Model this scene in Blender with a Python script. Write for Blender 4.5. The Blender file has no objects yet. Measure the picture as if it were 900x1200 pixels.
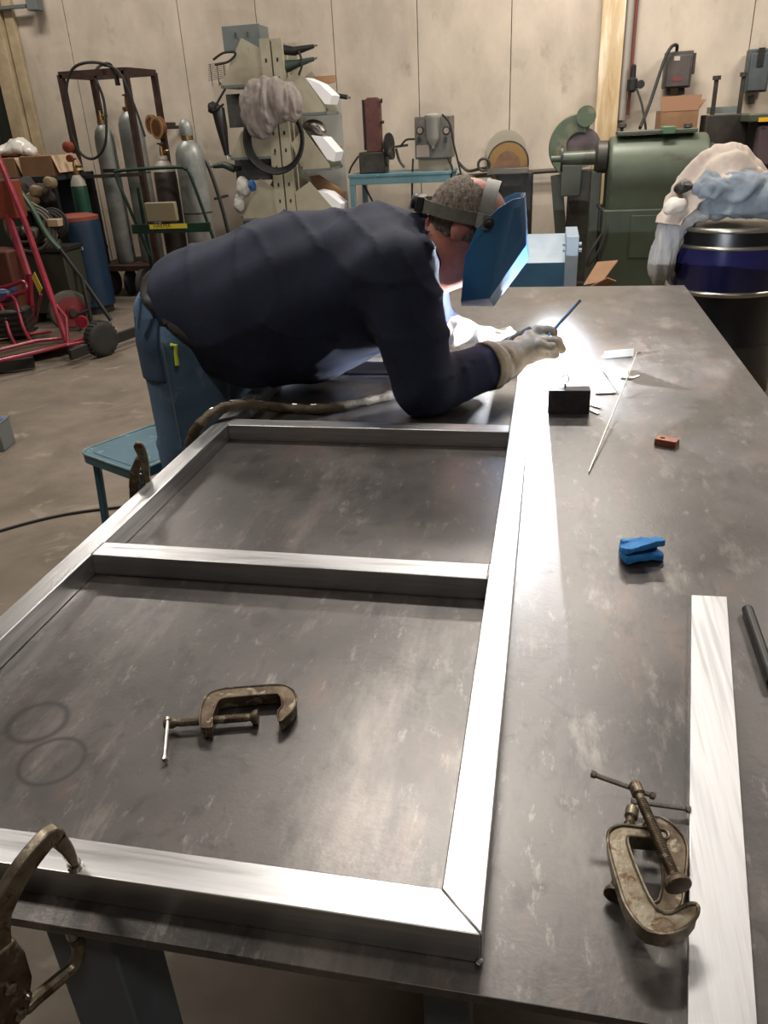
import bpy, bmesh, math, random
import numpy as np
from mathutils import Vector, Matrix
random.seed(7)
SC = bpy.context.scene
COL = SC.collection
# ---------------------------------------------------------------- camera
FPX = 913.025
def cam_axes(pitch=.4624, roll=-.0531, yaw=.2185):
    c, s = math.cos(yaw), math.sin(yaw)
    f = np.array([-s*math.cos(pitch), c*math.cos(pitch), -math.sin(pitch)])
    r = np.array([c, s, 0.]); u = np.cross(r, f)
    return math.cos(roll)*r+math.sin(roll)*u, -math.sin(roll)*r+math.cos(roll)*u, f
CR, CU, CF = cam_axes()
CP = np.array([.0309, -.438, 1.4145])
cd = bpy.data.cameras.new('camera'); cam = bpy.data.objects.new('camera', cd); COL.objects.link(cam)
cd.sensor_fit = 'VERTICAL'; cd.sensor_height = 24; cd.lens = FPX/1200*24; cd.clip_start = .02; cd.clip_end = 60
m = Matrix(((CR[0], CU[0], -CF[0], CP[0]), (CR[1], CU[1], -CF[1], CP[1]), (CR[2], CU[2], -CF[2], CP[2]), (0, 0, 0, 1)))
cam.matrix_world = m; SC.camera = cam
SC.view_settings.view_transform = 'Standard'; SC.view_settings.look = 'None'
SC.view_settings.gamma = 1; SC.view_settings.exposure = 0.0
# ---------------------------------------------------------------- world and lights
w = bpy.data.worlds.new('world'); SC.world = w; w.use_nodes = True
w.node_tree.nodes['Background'].inputs[0].default_value = (.5, .48, .45, 1)
w.node_tree.nodes['Background'].inputs[1].default_value = .12
def area(name, loc, rot, sx, sy, e, col=(1, .93, .84)):
    l = bpy.data.lights.new(name, 'AREA'); l.shape = 'RECTANGLE'; l.size = sx; l.size_y = sy; l.energy = e; l.color = col
    o = bpy.data.objects.new(name, l); COL.objects.link(o); o.location = loc; o.rotation_euler = rot; return o
LAMPS = [(-.5, 3.1, 4.2, 115), (.2, 6.2, 4.2, 150), (3.2, 5.2, 4.2, 165), (-4.4, 6.3, 4.2, 75), (1.2, -1.4, 4.2, 40), (-2.9, 1.0, 4.2, 75)]  # last lamp is an added fill that brightens the jeans and left floor
for x, y, z, e in LAMPS:
    area('ceiling_tube_light', (x, y, z-.06), (0, 0, 0), 1.3, .38, e)
WELD = (.034, 1.78, .828)
l = bpy.data.lights.new('welding_arc_light', 'POINT'); l.energy = 1000; l.color = (.86, .92, 1); l.shadow_soft_size = .006
o = bpy.data.objects.new('welding_arc_light', l); COL.objects.link(o); o.location = WELD
# ---------------------------------------------------------------- measuring helpers: a pixel and a plane give a point in the place
def ray(px, py): return CF+CR*((px-450)/FPX)-CU*((py-600)/FPX)
def PZ(px, py, z): d = ray(px, py); return CP+d*((z-CP[2])/d[2])
def PY(px, py, y): d = ray(px, py); return CP+d*((y-CP[1])/d[1])
def PP(px, py, o, n): d = ray(px, py); o = np.array(o); n = np.array(n); return CP+d*(((o-CP)@n)/(d@n))
V = Vector
# ---------------------------------------------------------------- materials
def lin(h):
    h = h.lstrip('#'); r = []
    for i in (0, 2, 4):
        c = int(h[i:i+2], 16)/255; r.append(c/12.92 if c <= .04045 else ((c+.055)/1.055)**2.4)
    return (*r, 1)
MATS = {}
def mat(name, col, rough=.6, metal=0, col2=None, scale=6, bump=0, bscale=None, stretch=(1, 1, 1), lo=.35, hi=.65, detail=5,
        rough2=None, spots=None, sscale=3, slo=.55, shi=.65, coat=0, alpha=1, trans=0, emit=None, aniso=0, sheen=0):
    if name in MATS: return MATS[name]
    M = bpy.data.materials.new(name); M.use_nodes = True; MATS[name] = M
    nt = M.node_tree; N = nt.nodes; L = nt.links; b = N['Principled BSDF']
    b.inputs['Base Color'].default_value = lin(col); b.inputs['Roughness'].default_value = rough; b.inputs['Metallic'].default_value = metal
    b.inputs['Coat Weight'].default_value = coat; b.inputs['Alpha'].default_value = alpha; b.inputs['Transmission Weight'].default_value = trans
    b.inputs['Anisotropic'].default_value = aniso; b.inputs['Sheen Weight'].default_value = sheen
    if emit: b.inputs['Emission Color'].default_value = lin(emit[0]); b.inputs['Emission Strength'].default_value = emit[1]
    tc = N.new('ShaderNodeTexCoord'); mp = N.new('ShaderNodeMapping'); mp.inputs['Scale'].default_value = stretch
    L.new(tc.outputs['Object'], mp.inputs['Vector'])
    def noise(s, d=detail, dist=0):
        n = N.new('ShaderNodeTexNoise'); n.inputs['Scale'].default_value = s; n.inputs['Detail'].default_value = d
        n.inputs['Distortion'].default_value = dist; n.inputs['Roughness'].default_value = .6
        L.new(mp.outputs[0], n.inputs['Vector']); return n
    def rng(src, a, c, o0=0, o1=1):
        r = N.new('ShaderNodeMapRange'); r.inputs[1].default_value = a; r.inputs[2].default_value = c
        r.inputs[3].default_value = o0; r.inputs[4].default_value = o1; L.new(src, r.inputs[0]); return r.outputs[0]
    cur = None
    if col2:
        n = noise(scale, dist=.3 if stretch == (1, 1, 1) else 0); f = rng(n.outputs['Fac'], lo, hi)
        mx = N.new('ShaderNodeMix'); mx.data_type = 'RGBA'; L.new(f, mx.inputs['Factor'])
        mx.inputs['A'].default_value = lin(col); mx.inputs['B'].default_value = lin(col2); cur = mx.outputs['Result']
        if rough2 is not None: L.new(rng(n.outputs['Fac'], lo, hi, rough, rough2), b.inputs['Roughness'])
    if spots:
        n = noise(sscale, 6, .6 if stretch == (1, 1, 1) else 0); f = rng(n.outputs['Fac'], slo, shi)
        mx = N.new('ShaderNodeMix'); mx.data_type = 'RGBA'; L.new(f, mx.inputs['Factor'])
        if cur: L.new(cur, mx.inputs['A'])
        else: mx.inputs['A'].default_value = lin(col)
        mx.inputs['B'].default_value = lin(spots); cur = mx.outputs['Result']
    if cur: L.new(cur, b.inputs['Base Color'])
    if bump:
        n = noise(bscale or scale*3, 4); bp = N.new('ShaderNodeBump'); bp.inputs['Strength'].default_value = 1
        bp.inputs['Distance'].default_value = bump; L.new(n.outputs['Fac'], bp.inputs['Height']); L.new(bp.outputs[0], b.inputs['Normal'])
    return M
def rings(M, spots, col):
    """coffee-can shaped ring stains on the plate"""
    nt = M.node_tree; N = nt.nodes; L = nt.links; b = N['Principled BSDF']
    src = b.inputs['Base Color'].links[0].from_socket
    tc = N.new('ShaderNodeTexCoord')
    for (x, y, r, w_) in spots:
        d = N.new('ShaderNodeVectorMath'); d.operation = 'SUBTRACT'; d.inputs[1].default_value = (x, y, 0); L.new(tc.outputs['Object'], d.inputs[0])
        s = N.new('ShaderNodeVectorMath'); s.operation = 'MULTIPLY'; s.inputs[1].default_value = (1, 1, 0); L.new(d.outputs[0], s.inputs[0])
        ln = N.new('ShaderNodeVectorMath'); ln.operation = 'LENGTH'; L.new(s.outputs[0], ln.inputs[0])
        a = N.new('ShaderNodeMath'); a.operation = 'SUBTRACT'; a.inputs[1].default_value = r; L.new(ln.outputs['Value'], a.inputs[0])
        ab = N.new('ShaderNodeMath'); ab.operation = 'ABSOLUTE'; L.new(a.outputs[0], ab.inputs[0])
        mr = N.new('ShaderNodeMapRange'); mr.inputs[1].default_value = w_; mr.inputs[2].default_value = 0; mr.inputs[4].default_value = .95; L.new(ab.outputs[0], mr.inputs[0])
        mx = N.new('ShaderNodeMix'); mx.data_type = 'RGBA'; L.new(mr.outputs[0], mx.inputs['Factor']); L.new(src, mx.inputs['A']); mx.inputs['B'].default_value = lin(col)
        src = mx.outputs['Result']
    L.new(src, b.inputs['Base Color'])
def scuffs(M):
    nt = M.node_tree; N = nt.nodes; L = nt.links; b = N['Principled BSDF']; src = b.inputs['Base Color'].links[0].from_socket
    tc = N.new('ShaderNodeTexCoord')
    for sc, seed, lo_, hi_, c in ((55, 3, .58, .70, '8b8480'), (7, 9, .54, .68, '614a40'), (11, 14, .56, .66, '7a746f'), (16, 21, .55, .65, '1d1a19'), (5, 33, .55, .7, '77706b')):
        mp = N.new('ShaderNodeMapping'); mp.inputs['Location'].default_value = (seed, seed*2, 0); mp.inputs['Rotation'].default_value = (0, 0, seed); mp.inputs['Scale'].default_value = (1, .35, 1); L.new(tc.outputs['Object'], mp.inputs['Vector'])
        n = N.new('ShaderNodeTexNoise'); n.inputs['Scale'].default_value = sc; n.inputs['Detail'].default_value = 12; n.inputs['Roughness'].default_value = .72; L.new(mp.outputs[0], n.inputs['Vector'])
        mr = N.new('ShaderNodeMapRange'); mr.inputs[1].default_value = lo_; mr.inputs[2].default_value = hi_; mr.inputs[4].default_value = .7; L.new(n.outputs['Fac'], mr.inputs[0])
        mx = N.new('ShaderNodeMix'); mx.data_type = 'RGBA'; L.new(mr.outputs[0], mx.inputs['Factor']); L.new(src, mx.inputs['A']); mx.inputs['B'].default_value = lin(c); src = mx.outputs['Result']
    L.new(src, b.inputs['Base Color'])
m_plate = mat('mill_scale_steel', '34302f', .30, .5, '4b4644', 4.5, .0004, 130, lo=.36, hi=.64, rough2=.44, spots='2b2523', sscale=24, slo=.54, shi=.72, detail=14)
scuffs(m_plate)
_b = m_plate.node_tree.nodes['Principled BSDF']; _b.inputs['Coat Weight'].default_value = .5; _b.inputs['Coat Roughness'].default_value = .36; _b.inputs['Coat IOR'].default_value = 1.8   # coat added to brighten the far table's grazing reflection
m_alu = mat('brushed_aluminium', 'dcdcdd', .28, 1, 'b9babd', 90, .0003, 60, (1, .05, 1), rough2=.42, spots='a5a7aa', sscale=22, slo=.5, shi=.8)
m_alu_x = mat('brushed_aluminium_across', 'dcdcdd', .28, 1, 'b9babd', 90, .0003, 60, (.05, 1, 1), rough2=.42, spots='a5a7aa', sscale=22, slo=.5, shi=.8)
m_cast = mat('worn_cast_iron', '6f6353', .5, .75, '4a3c30', 40, .0006, 150, spots='8d8674', sscale=60)
m_castlight = mat('worn_plated_iron', '8b8374', .4, .8, '6a604f', 50, .0004, 160, spots='5b4433', sscale=70)
m_steel = mat('bright_steel', 'b4b1aa', .3, 1, '8b867e', 60)
m_dark = mat('dark_painted_steel', '1f2022', .45, .3, '2d2b29', 12)
m_black = mat('black_rubber', '151515', .75, 0, '232220', 20, .0006)
m_floor = mat('stained_concrete_floor', '756a5e', .5, 0, '5c5247', 2.2, .0015, 35, rough2=.75, spots='8c8175', sscale=5, slo=.6, shi=.75, detail=9)
m_wall = mat('painted_concrete_wall', 'bfb2a2', .85, 0, 'a69b8d', 2.4, .003, 14, (1,1,.6), detail=12, spots='918474', sscale=5, slo=.62, shi=.8)
m_joint = mat('joint_concrete', '8a7d6d', .9, 0, '6f6356', 5)  # darker concrete seen between the wall panels
m_ceil = mat('painted_deck', 'a59c90', .9)
m_timber = mat('bare_timber', 'c4b08e', .75, 0, 'a5875c', 6, .001, 40, (3, 3, .35), spots='d8c9ae', sscale=3, slo=.5, shi=.6)
m_shirt = mat('navy_jersey', '121c38', .85, 0, '0d152b', 30, .0006, 400, sheen=.0)
m_denim = mat('washed_denim', '5d7894', .9, 0, '47607b', 9, .0005, 500, lo=.3, hi=.7, spots='8299af', sscale=14, slo=.58, shi=.8)
m_skin = mat('weathered_skin', 'b4796a', .55, 0, 'a2604f', 25, .0006, 120)
m_hair = mat('short_grey_hair', '8a7f74', .85, 0, '4f463e', 160, .003, 300, (1, 1, .3))
m_band = mat('grey_nylon_band', '70706a', .55, 0, '5f5f59', 40)
m_helmet = mat('blue_helmet_shell', '2f6894', .38, 0, '2a5a84', 10, spots='5b86a8', sscale=130, slo=.72, shi=.78)
m_glove = mat('cream_goatskin', 'b7a78c', .75, 0, '97866c', 25, .0012, 90)
m_glovewhite = mat('pale_work_glove', 'cfc8ba', .8, 0, 'a89b88', 30, .001, 90)
m_hose = mat('scuffed_leather_sheath', '5d503c', .7, 0, '3c3225', 45, .002, 120, spots='8b8068', sscale=40, slo=.62, shi=.7)
m_teal = mat('worn_teal_paint', '356273', .45, .1, '2a5161', 8, spots='7f9496', sscale=14, slo=.6, shi=.68)
m_legpaint = mat('slate_painted_steel', '5f6a75', .5, .2, '525c66', 8)
m_cord = mat('black_cord', '1a1918', .6)
m_copper = mat('copper_block', '9c6350', .45, .5, '7f4a3b', 40)
m_bluetape = mat('blue_crepe_tape', '2f83c9', .75, 0, '2473b6', 30, .0008, 120)
m_block = mat('blackened_steel_block', '3b3836', .55, .4, '2a2827', 30, .0005, 100)
rings(m_plate, [(-.585+.07, .228-1.52, .036, .007), (-.527+.07, .168-1.52, .038, .005)], '1b1817')
# ---------------------------------------------------------------- geometry helpers
class G:
    def __init__(s): s.v = []; s.f = []
    def add(s, v, f):
        n = len(s.v); s.v += [tuple(map(float, p)) for p in v]; s.f += [tuple(i+n for i in q) for q in f]; return s
    def box(s, c, d, rz=0, M=None, tp=1):
        """box of centre c, size d; tp scales the top"""
        R = M or Matrix.Rotation(rz, 3, 'Z'); c = V(c); vs = []
        for k in (-.5, .5):
            t = tp if k > 0 else 1
            for i, j in ((-.5, -.5), (.5, -.5), (.5, .5), (-.5, .5)): vs.append(c+R @ V((d[0]*i*t, d[1]*j*t, d[2]*k)))
        return s.add(vs, [(3, 2, 1, 0), (4, 5, 6, 7), (0, 1, 5, 4), (1, 2, 6, 5), (2, 3, 7, 6), (3, 0, 4, 7)])
    def beam(s, a, b, w_, h, up=(0, 0, 1)):
        a = V(a); b = V(b); z = (b-a).normalized(); u = V(up)
        if abs(z.dot(u)) > .98: u = V((0, 1, 0))
        x = u.cross(z).normalized(); y = z.cross(x); vs = []
        for p in (a, b):
            for i, j in ((-.5, -.5), (.5, -.5), (.5, .5), (-.5, .5)): vs.append(p+x*w_*i+y*h*j)
        return s.add(vs, [(3, 2, 1, 0), (4, 5, 6, 7), (0, 1, 5, 4), (1, 2, 6, 5), (2, 3, 7, 6), (3, 0, 4, 7)])
    def tube(s, pts, r, n=10, closed=False, cap=True):
        pts = [V(p) for p in pts]; m_ = len(pts); rs = r if hasattr(r, '__len__') else [r]*m_; vs = []; x = None
        for i, p in enumerate(pts):
            if closed: t = pts[(i+1) % m_]-pts[i-1]
            else: t = pts[min(i+1, m_-1)]-pts[max(i-1, 0)]
            t.normalize()
            if x is None: x = t.orthogonal().normalized()
            else:
                x = x-t*x.dot(t); x.normalize()
            y = t.cross(x)
            for k in range(n): a = 2*math.pi*k/n; vs.append(p+(x*math.cos(a)+y*math.sin(a))*rs[i])
        fs = []
        for i in range(m_ if closed else m_-1):
            j = (i+1) % m_
            for k in range(n): q = (k+1) % n; fs.append((i*n+k, i*n+q, j*n+q, j*n+k))
        if cap and not closed: fs += [tuple(range(n))[::-1], tuple((m_-1)*n+k for k in range(n))]
        return s.add(vs, fs)
    def cyl(s, a, b, r, r2=None, n=20): return s.tube([a, b], [r, r if r2 is None else r2], n)
    def lathe(s, o, ax, prof, n=24):
        """prof: (distance along the axis, radius)"""
        o = V(o); z = V(ax).normalized(); x = z.orthogonal().normalized(); y = z.cross(x); vs = []; fs = []
        for (h, r) in prof:
            for k in range(n): a = 2*math.pi*k/n; vs.append(o+z*h+(x*math.cos(a)+y*math.sin(a))*max(r, 1e-4))
        for i in range(len(prof)-1):
            for k in range(n): q = (k+1) % n; fs.append((i*n+k, i*n+q, (i+1)*n+q, (i+1)*n+k))
        fs += [tuple(range(n))[::-1], tuple((len(prof)-1)*n+k for k in range(n))]
        return s.add(vs, fs)
    def prism(s, pts, d):
        """flat polygon of 3D points, pushed along d"""
        n = len(pts); d = V(d); vs = [V(p) for p in pts]+[V(p)+d for p in pts]
        return s.add(vs, [tuple(range(n)), tuple(range(2*n-1, n-1, -1))]+[(i, i+n, (i+1) % n+n, (i+1) % n) for i in range(n)])
    def helix(s, a, b, r, pitch, wr, n=6):
        a = V(a); b = V(b); z = (b-a); L_ = z.length; z.normalize(); x = z.orthogonal().normalized(); y = z.cross(x)
        k = max(8, int(L_/pitch*8)); return s.tube([a+z*(L_*i/k)+(x*math.cos(i*math.pi/4)+y*math.sin(i*math.pi/4))*r for i in range(k+1)], wr, n)
    def grid(s, fn, nu, nv):
        vs = [fn(i/nu, j/nv) for i in range(nu+1) for j in range(nv+1)]
        return s.add(vs, [(i*(nv+1)+j, (i+1)*(nv+1)+j, (i+1)*(nv+1)+j+1, i*(nv+1)+j+1) for i in range(nu) for j in range(nv)])
def smooth_path(pts, k=6, closed=False):
    pts = [V(p) for p in pts]; n = len(pts); out = []
    for i in range(n if closed else n-1):
        g = (lambda q: pts[q % n]) if closed else (lambda q: pts[max(0, min(n-1, q))])
        p0, p1, p2, p3 = g(i-1), g(i), g(i+1), g(i+2)
        for j in range(k):
            t = j/k; out.append(.5*((2*p1)+(p2-p0)*t+(2*p0-5*p1+4*p2-p3)*t*t+(3*p1-p0-3*p2+p3)*t**3))
    if not closed: out.append(pts[-1])
    return out
def root_off(p):
    while p.parent: p = p.parent
    return p.location
def part(name, g, material, parent=None, bevel=0, sharp=35, solid=0, sub=0, label=None, seg=2):
    me = bpy.data.meshes.new(name); off = root_off(parent) if parent else V((0, 0, 0))
    if not parent:
        xs = np.array(g.v); lo_, hi_ = xs.min(0), xs.max(0); off = V(((lo_[0]+hi_[0])/2, (lo_[1]+hi_[1])/2, lo_[2]))
        off = V([round(c, 4) for c in off])
    me.from_pydata([(p[0]-off.x, p[1]-off.y, p[2]-off.z) for p in g.v], [], g.f); me.update()
    bm = bmesh.new(); bm.from_mesh(me); bmesh.ops.recalc_face_normals(bm, faces=bm.faces); bm.to_mesh(me); bm.free()
    me.materials.append(material); me.polygons.foreach_set('use_smooth', [True]*len(me.polygons)); me.set_sharp_from_angle(angle=math.radians(sharp))
    o = bpy.data.objects.new(name, me); COL.objects.link(o)
    if parent: o.parent = parent
    else: o.location = off
    if solid: q = o.modifiers.new('thickness', 'SOLIDIFY'); q.thickness = solid; q.offset = 0
    if bevel: q = o.modifiers.new('bevel', 'BEVEL'); q.width = bevel; q.segments = seg; q.limit_method = 'ANGLE'; q.angle_limit = math.radians(50); q.harden_normals = False
    if sub: q = o.modifiers.new('subdivision', 'SUBSURF'); q.levels = sub; q.render_levels = sub
    if label: o['label'] = label
    return o
def tag(o, label, cat, group=None, kind=None):
    if label: o['label'] = label
    if cat: o['category'] = cat
    if group: o['group'] = group
    if kind: o['kind'] = kind
    return o
def thing(name, loc, label, cat, group=None):
    o = bpy.data.objects.new(name, None); COL.objects.link(o); o.location = [float(c) for c in loc]; o.empty_display_size = .05
    return tag(o, label, cat, group)
def struct(name, g, m_, parent=None, **k):
    o = part(name, g, m_, parent, **k)
    if not parent: o['kind'] = 'structure'
    return o
def text(name, s, size, loc, M, material, parent, ext=.0005):
    c = bpy.data.curves.new(name, 'FONT'); c.body = s; c.size = size; c.extrude = ext; c.align_x = 'CENTER'; c.align_y = 'CENTER'
    t = bpy.data.objects.new(name, c); COL.objects.link(t); dg = bpy.context.evaluated_depsgraph_get()
    me = bpy.data.meshes.new_from_object(t.evaluated_get(dg)); bpy.data.objects.remove(t); me.materials.append(material)
    o = bpy.data.objects.new(name, me); COL.objects.link(o); o.parent = parent
    o.matrix_local = Matrix.Translation(V(loc)-root_off(parent)) @ M.to_4x4(); return o
# ---- implicit surfaces: blended rounded limbs turned into one continuous mesh
def cone(P, a, b, ra, rb, sc=None):
    a = np.array(a, float); b = np.array(b, float); d = b-a; t = np.clip(((P-a)@d)/max(d@d, 1e-9), 0, 1)
    q = P-(a+t[..., None]*d); return np.linalg.norm(q, axis=-1)-(ra+(rb-ra)*t)
def slab(P, a, b, wa, wb):
    """elliptical limb: spine a-b, w = (half height, half width), width along the world y axis"""
    a = np.array(a, float); b = np.array(b, float); d = b-a; t = np.clip(((P-a)@d)/(d@d), 0, 1)
    q = P-(a+t[..., None]*d); y = np.array([0, 1., 0]); h = wa[0]+(wb[0]-wa[0])*t; w_ = wa[1]+(wb[1]-wa[1])*t
    qy = q@y; qq = np.sqrt(np.maximum((q*q).sum(-1)-qy**2, 0)); return (np.sqrt((qq/h)**2+(qy/w_)**2)-1)*np.minimum(h, w_)
def ell(P, c, r, M=None):
    q = P-np.array(c, float)
    if M is not None: q = q@np.array(M)
    r = np.array(r, float); return (np.linalg.norm(q/r, axis=-1)-1)*r.min()
def smin(a, b, k=.03):
    h = np.clip(.5+.5*(b-a)/k, 0, 1); return b+(a-b)*h-k*h*(1-h)
def surf(fn, lo, hi, h):
    ax = [np.arange(lo[i]-2*h, hi[i]+3*h, h) for i in range(3)]
    P = np.stack(np.meshgrid(*ax, indexing='ij'), -1); v = fn(P); s = v < 0
    n = np.array(s.shape)-1; acc = np.zeros((*n, 3)); cnt = np.zeros(n)
    sl = lambda o, d: tuple(slice(o[i], o[i]+n[i]) for i in range(3))
    for d in range(3):
        e = [0, 0, 0]; e[d] = 1
        for a in (0, 1):
            for b in (0, 1):
                o = [0, 0, 0]; o[(d+1) % 3] = a; o[(d+2) % 3] = b; o2 = list(o); o2[d] += 1
                v0 = v[sl(o, d)]; v1 = v[sl(o2, d)]; c = (v0 < 0) != (v1 < 0)
                t = np.where(c, v0/np.where(c, v0-v1, 1), 0); p = np.zeros((*n, 3))
                for i in range(3): p[..., i] = o[i]+(t if i == d else 0)
                acc += p*c[..., None]; cnt += c
    ok = cnt > 0; idx = -np.ones(n, int); idx[ok] = np.arange(ok.sum())
    base = np.stack(np.meshgrid(*[np.arange(k) for k in n], indexing='ij'), -1)[ok]
    vert = (base+acc[ok]/cnt[ok][:, None])*h+np.array([a[0] for a in ax]); F = []
    for d in range(3):
        d1, d2 = (d+1) % 3, (d+2) % 3; s0 = np.moveaxis(s, (d, d1, d2), (0, 1, 2)); c = s0[:-1, 1:-1, 1:-1] != s0[1:, 1:-1, 1:-1]
        I = np.argwhere(c); ii, jj, kk = I[:, 0], I[:, 1]+1, I[:, 2]+1; im = np.moveaxis(idx, (d, d1, d2), (0, 1, 2))
        q = np.stack([im[ii, jj-1, kk-1], im[ii, jj, kk-1], im[ii, jj, kk], im[ii, jj-1, kk]], 1)
        fl = s0[ii, jj, kk]; q[~fl] = q[~fl][:, ::-1]; F.append(q)
    F = np.concatenate(F); F = F[(F >= 0).all(1)]
    g = G(); g.v = [tuple(p) for p in vert]; g.f = [tuple(int(i) for i in q) for q in F]; return g
# ================================================================ THE SETTING
YW = 7.9
g = G().box((-1, 1.5, -.05), (16, 19, .1)); struct('floor', g, m_floor)
g = G().box((-1, 1.5, 4.75), (16, 19, .1)); struct('ceiling', g, m_ceil)
wall = struct('wall_back', G().box((-1, YW+.16, 2.35), (16, .2, 4.7)), m_joint)
seams = [-9.0, -7.4, -6.25, float(PY(80, 40, YW)[0]), float(PY(217, 75, YW)[0]), float(PY(300, 20, YW)[0]), float(PY(391, 50, YW)[0]), float(PY(489, 30, YW)[0]),
         float(PY(600, 0, YW)[0]), .52, 1.65, 2.8, 4.0, 5.4, 7.0]
for i in range(len(seams)-1):
    a, b = seams[i], seams[i+1]; struct('panel', G().box(((a+b)/2, YW+.03, 2.35), (b-a-.006, .06+.003*(i % 3), 4.7)), m_wall, wall, bevel=.004)
struct('wall_left', G().box((-8.6, 1.5, 2.35), (.2, 19, 4.7)), m_wall)
struct('wall_right', G().box((6.6, 1.5, 2.35), (.2, 19, 4.7)), m_wall)
struct('wall_front', G().box((-1, -7.6, 2.35), (16, .2, 4.7)), m_wall)
# bare timber post and the door frame member at the left
p = PY(714, 60, 7.78); q = PY(704, 170, 7.78); xc = float(PY(713, 130, 7.78)[0])
g = G(); g.box((float(PY(716, 60, 7.78)[0]), 7.8, 2.35), (.2, .1, 4.7)); struct('trim_1', g, m_timber, bevel=.006)
g = G(); x0 = float(PY(20, 120, 7.8)[0]); g.box((x0-.05, 7.82, 2.35), (.16, .1, 4.7)); g.box((x0+.1, 7.85, 2.35), (.1, .05, 4.7)); struct('trim_2', g, mat('faded_cream_timber', 'b3a183', .8, 0, '97866a', 5), bevel=.005)
d1 = struct('door_1', G().box((x0-.75, 7.85, 1.2), (1.2, .05, 2.4)), mat('dark_green_door', '1c211d', .6))
part('panel', G().box((x0-.75, 7.82, 1.6), (.9, .02, .9)), mat('dark_green_door', '1c211d'), d1, bevel=.004)
for i, (x, y, z, e) in enumerate(LAMPS):
    t = thing('ceiling_light', (x, y, 4.25), ['strip light fixture above the steel table', 'strip light fixture near the back wall', 'strip light fixture over the right side of the shop', 'strip light fixture over the left corner', 'strip light fixture behind the camera', 'unseen fill light fixture added over the open floor at the left'][i], 'light')
    part('housing', G().box((x, y, 4.23), (1.36, .4, .1)), mat('white_enamel', 'dddddd', .4), t, bevel=.01)
    for dx in (-.5, .5): part('hanger', G().cyl((x+dx, y, 4.28), (x+dx, y, 4.7), .006, n=8), m_steel, t)
# ================================================================ WELDING TABLE
TZ = .75
XL, XR, YN, YF = -.735, .587, -.029, 3.071
t = thing('welding_table', (-.07, 1.52, 0), 'long flat steel plate welding table on slate painted legs', 'table')
g = G(); g.prism([(XL, YN, TZ), (XR, YN, TZ), (XR, YF, TZ), (XL, YF, TZ)], (0, 0, -.011)); top = part('table_top', g, m_plate, t, bevel=.0012)
for y in (.12, 1.5, 2.9): part('cross_rail', G().box((-.07, y, .70), (1.22, .05, .078)), m_legpaint, t, bevel=.003)
for x in (-.62, .5): part('side_rail', G().box((x, 1.52, .70), (.05, 2.7, .07)), m_legpaint, t, bevel=.003)
for (x, y) in ((-.41, .04), (-.035, .04), (.5, .04), (-.62, 1.5), (.5, 1.5), (-.62, 2.9), (.5, 2.9)):
    g = G(); w_ = .075 if x == -.41 else .045; g.box((x, y, .37), (w_, w_, .74)); g.box((x, y, .005), (w_+.03, w_+.03, .01)); part('leg', g, m_legpaint, t, bevel=.003)
# ================================================================ ALUMINIUM FRAME
B = .040; H = .0381; W = .745; LF = 1.80
t = thing('aluminum_weldment', (-.37, .9, TZ), 'welded rectangular aluminum tube frame lying on the steel table', 'frame')
def bar(poly, m_, name='side_bar', z1=TZ+H): 
    return part(name, G().prism([(x, y, z1) for x, y in poly], (0, 0, -H)), m_, t, bevel=.0016)
bar([(0, 0), (0, LF), (-B, LF-B), (-B, B)], m_alu)
bar([(-W, 0), (-W+B, B), (-W+B, LF-B), (-W, LF)], m_alu)
bar([(-.0006, -.0), (-B-.0006, B), (-W+B, B), (-W, 0)], m_alu_x, 'end_bar')
bar([(-.0006, LF), (-W, LF), (-W+B, LF-B), (-B, LF-B)], m_alu_x, 'end_bar')
y1 = .582; y2 = 1.208
for y in (y1, y2): bar([(-B, y), (-B, y+.044), (-W+B, y+.044), (-W+B, y)], m_alu_x, 'crossbar')
m_bead = mat('weld_bead', 'b9bbbd', .3, 1, '8d8f92', 200, .001, 300)
def bead(a, b, r=.0022):
    a = V(a); b = V(b); n = max(4, int((b-a).length/.004)); g = G()
    pts = [a+(b-a)*(i/n) for i in range(n+1)]; g.tube(pts, [r*(1.25 if i % 2 else .8) for i in range(n+1)], 6); part('weld_bead', g, m_bead, t)
for y in (y1, y2):
    bead((-W+B, y+.002, TZ+H), (-W+B, y+.042, TZ+H)); bead((-B, y+.002, TZ+H), (-B, y+.042, TZ+H)); bead((-B, y, TZ+.003), (-B, y, TZ+H))
bead((-.003, -.0005, TZ+.002), (-.001, -.0005, TZ+.006), .003)
# ---- spare aluminium flat bar at the right
t = thing('aluminum_bar', (.24, .3, TZ), 'loose flat aluminum bar lying along the right side of the table', 'bar')
a = PZ(810, 697, .759); b = PZ(852, 699, .759); c_ = PZ(888, 1197, .759); d_ = PZ(806, 1197, .759); ex = (d_-a)*.25
part('bar_body', G().prism([a, b, c_+(c_-b)*.25, d_+ex], (0, 0, -.0085)), mat('brushed_aluminium_loose', 'cfd0d2', .32, 1, 'bbbcbf', 90, .0002, 70, (1, .03, 1), rough2=.6, spots='a5a7aa', sscale=22, slo=.5, shi=.8), t, bevel=.0008)
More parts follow.
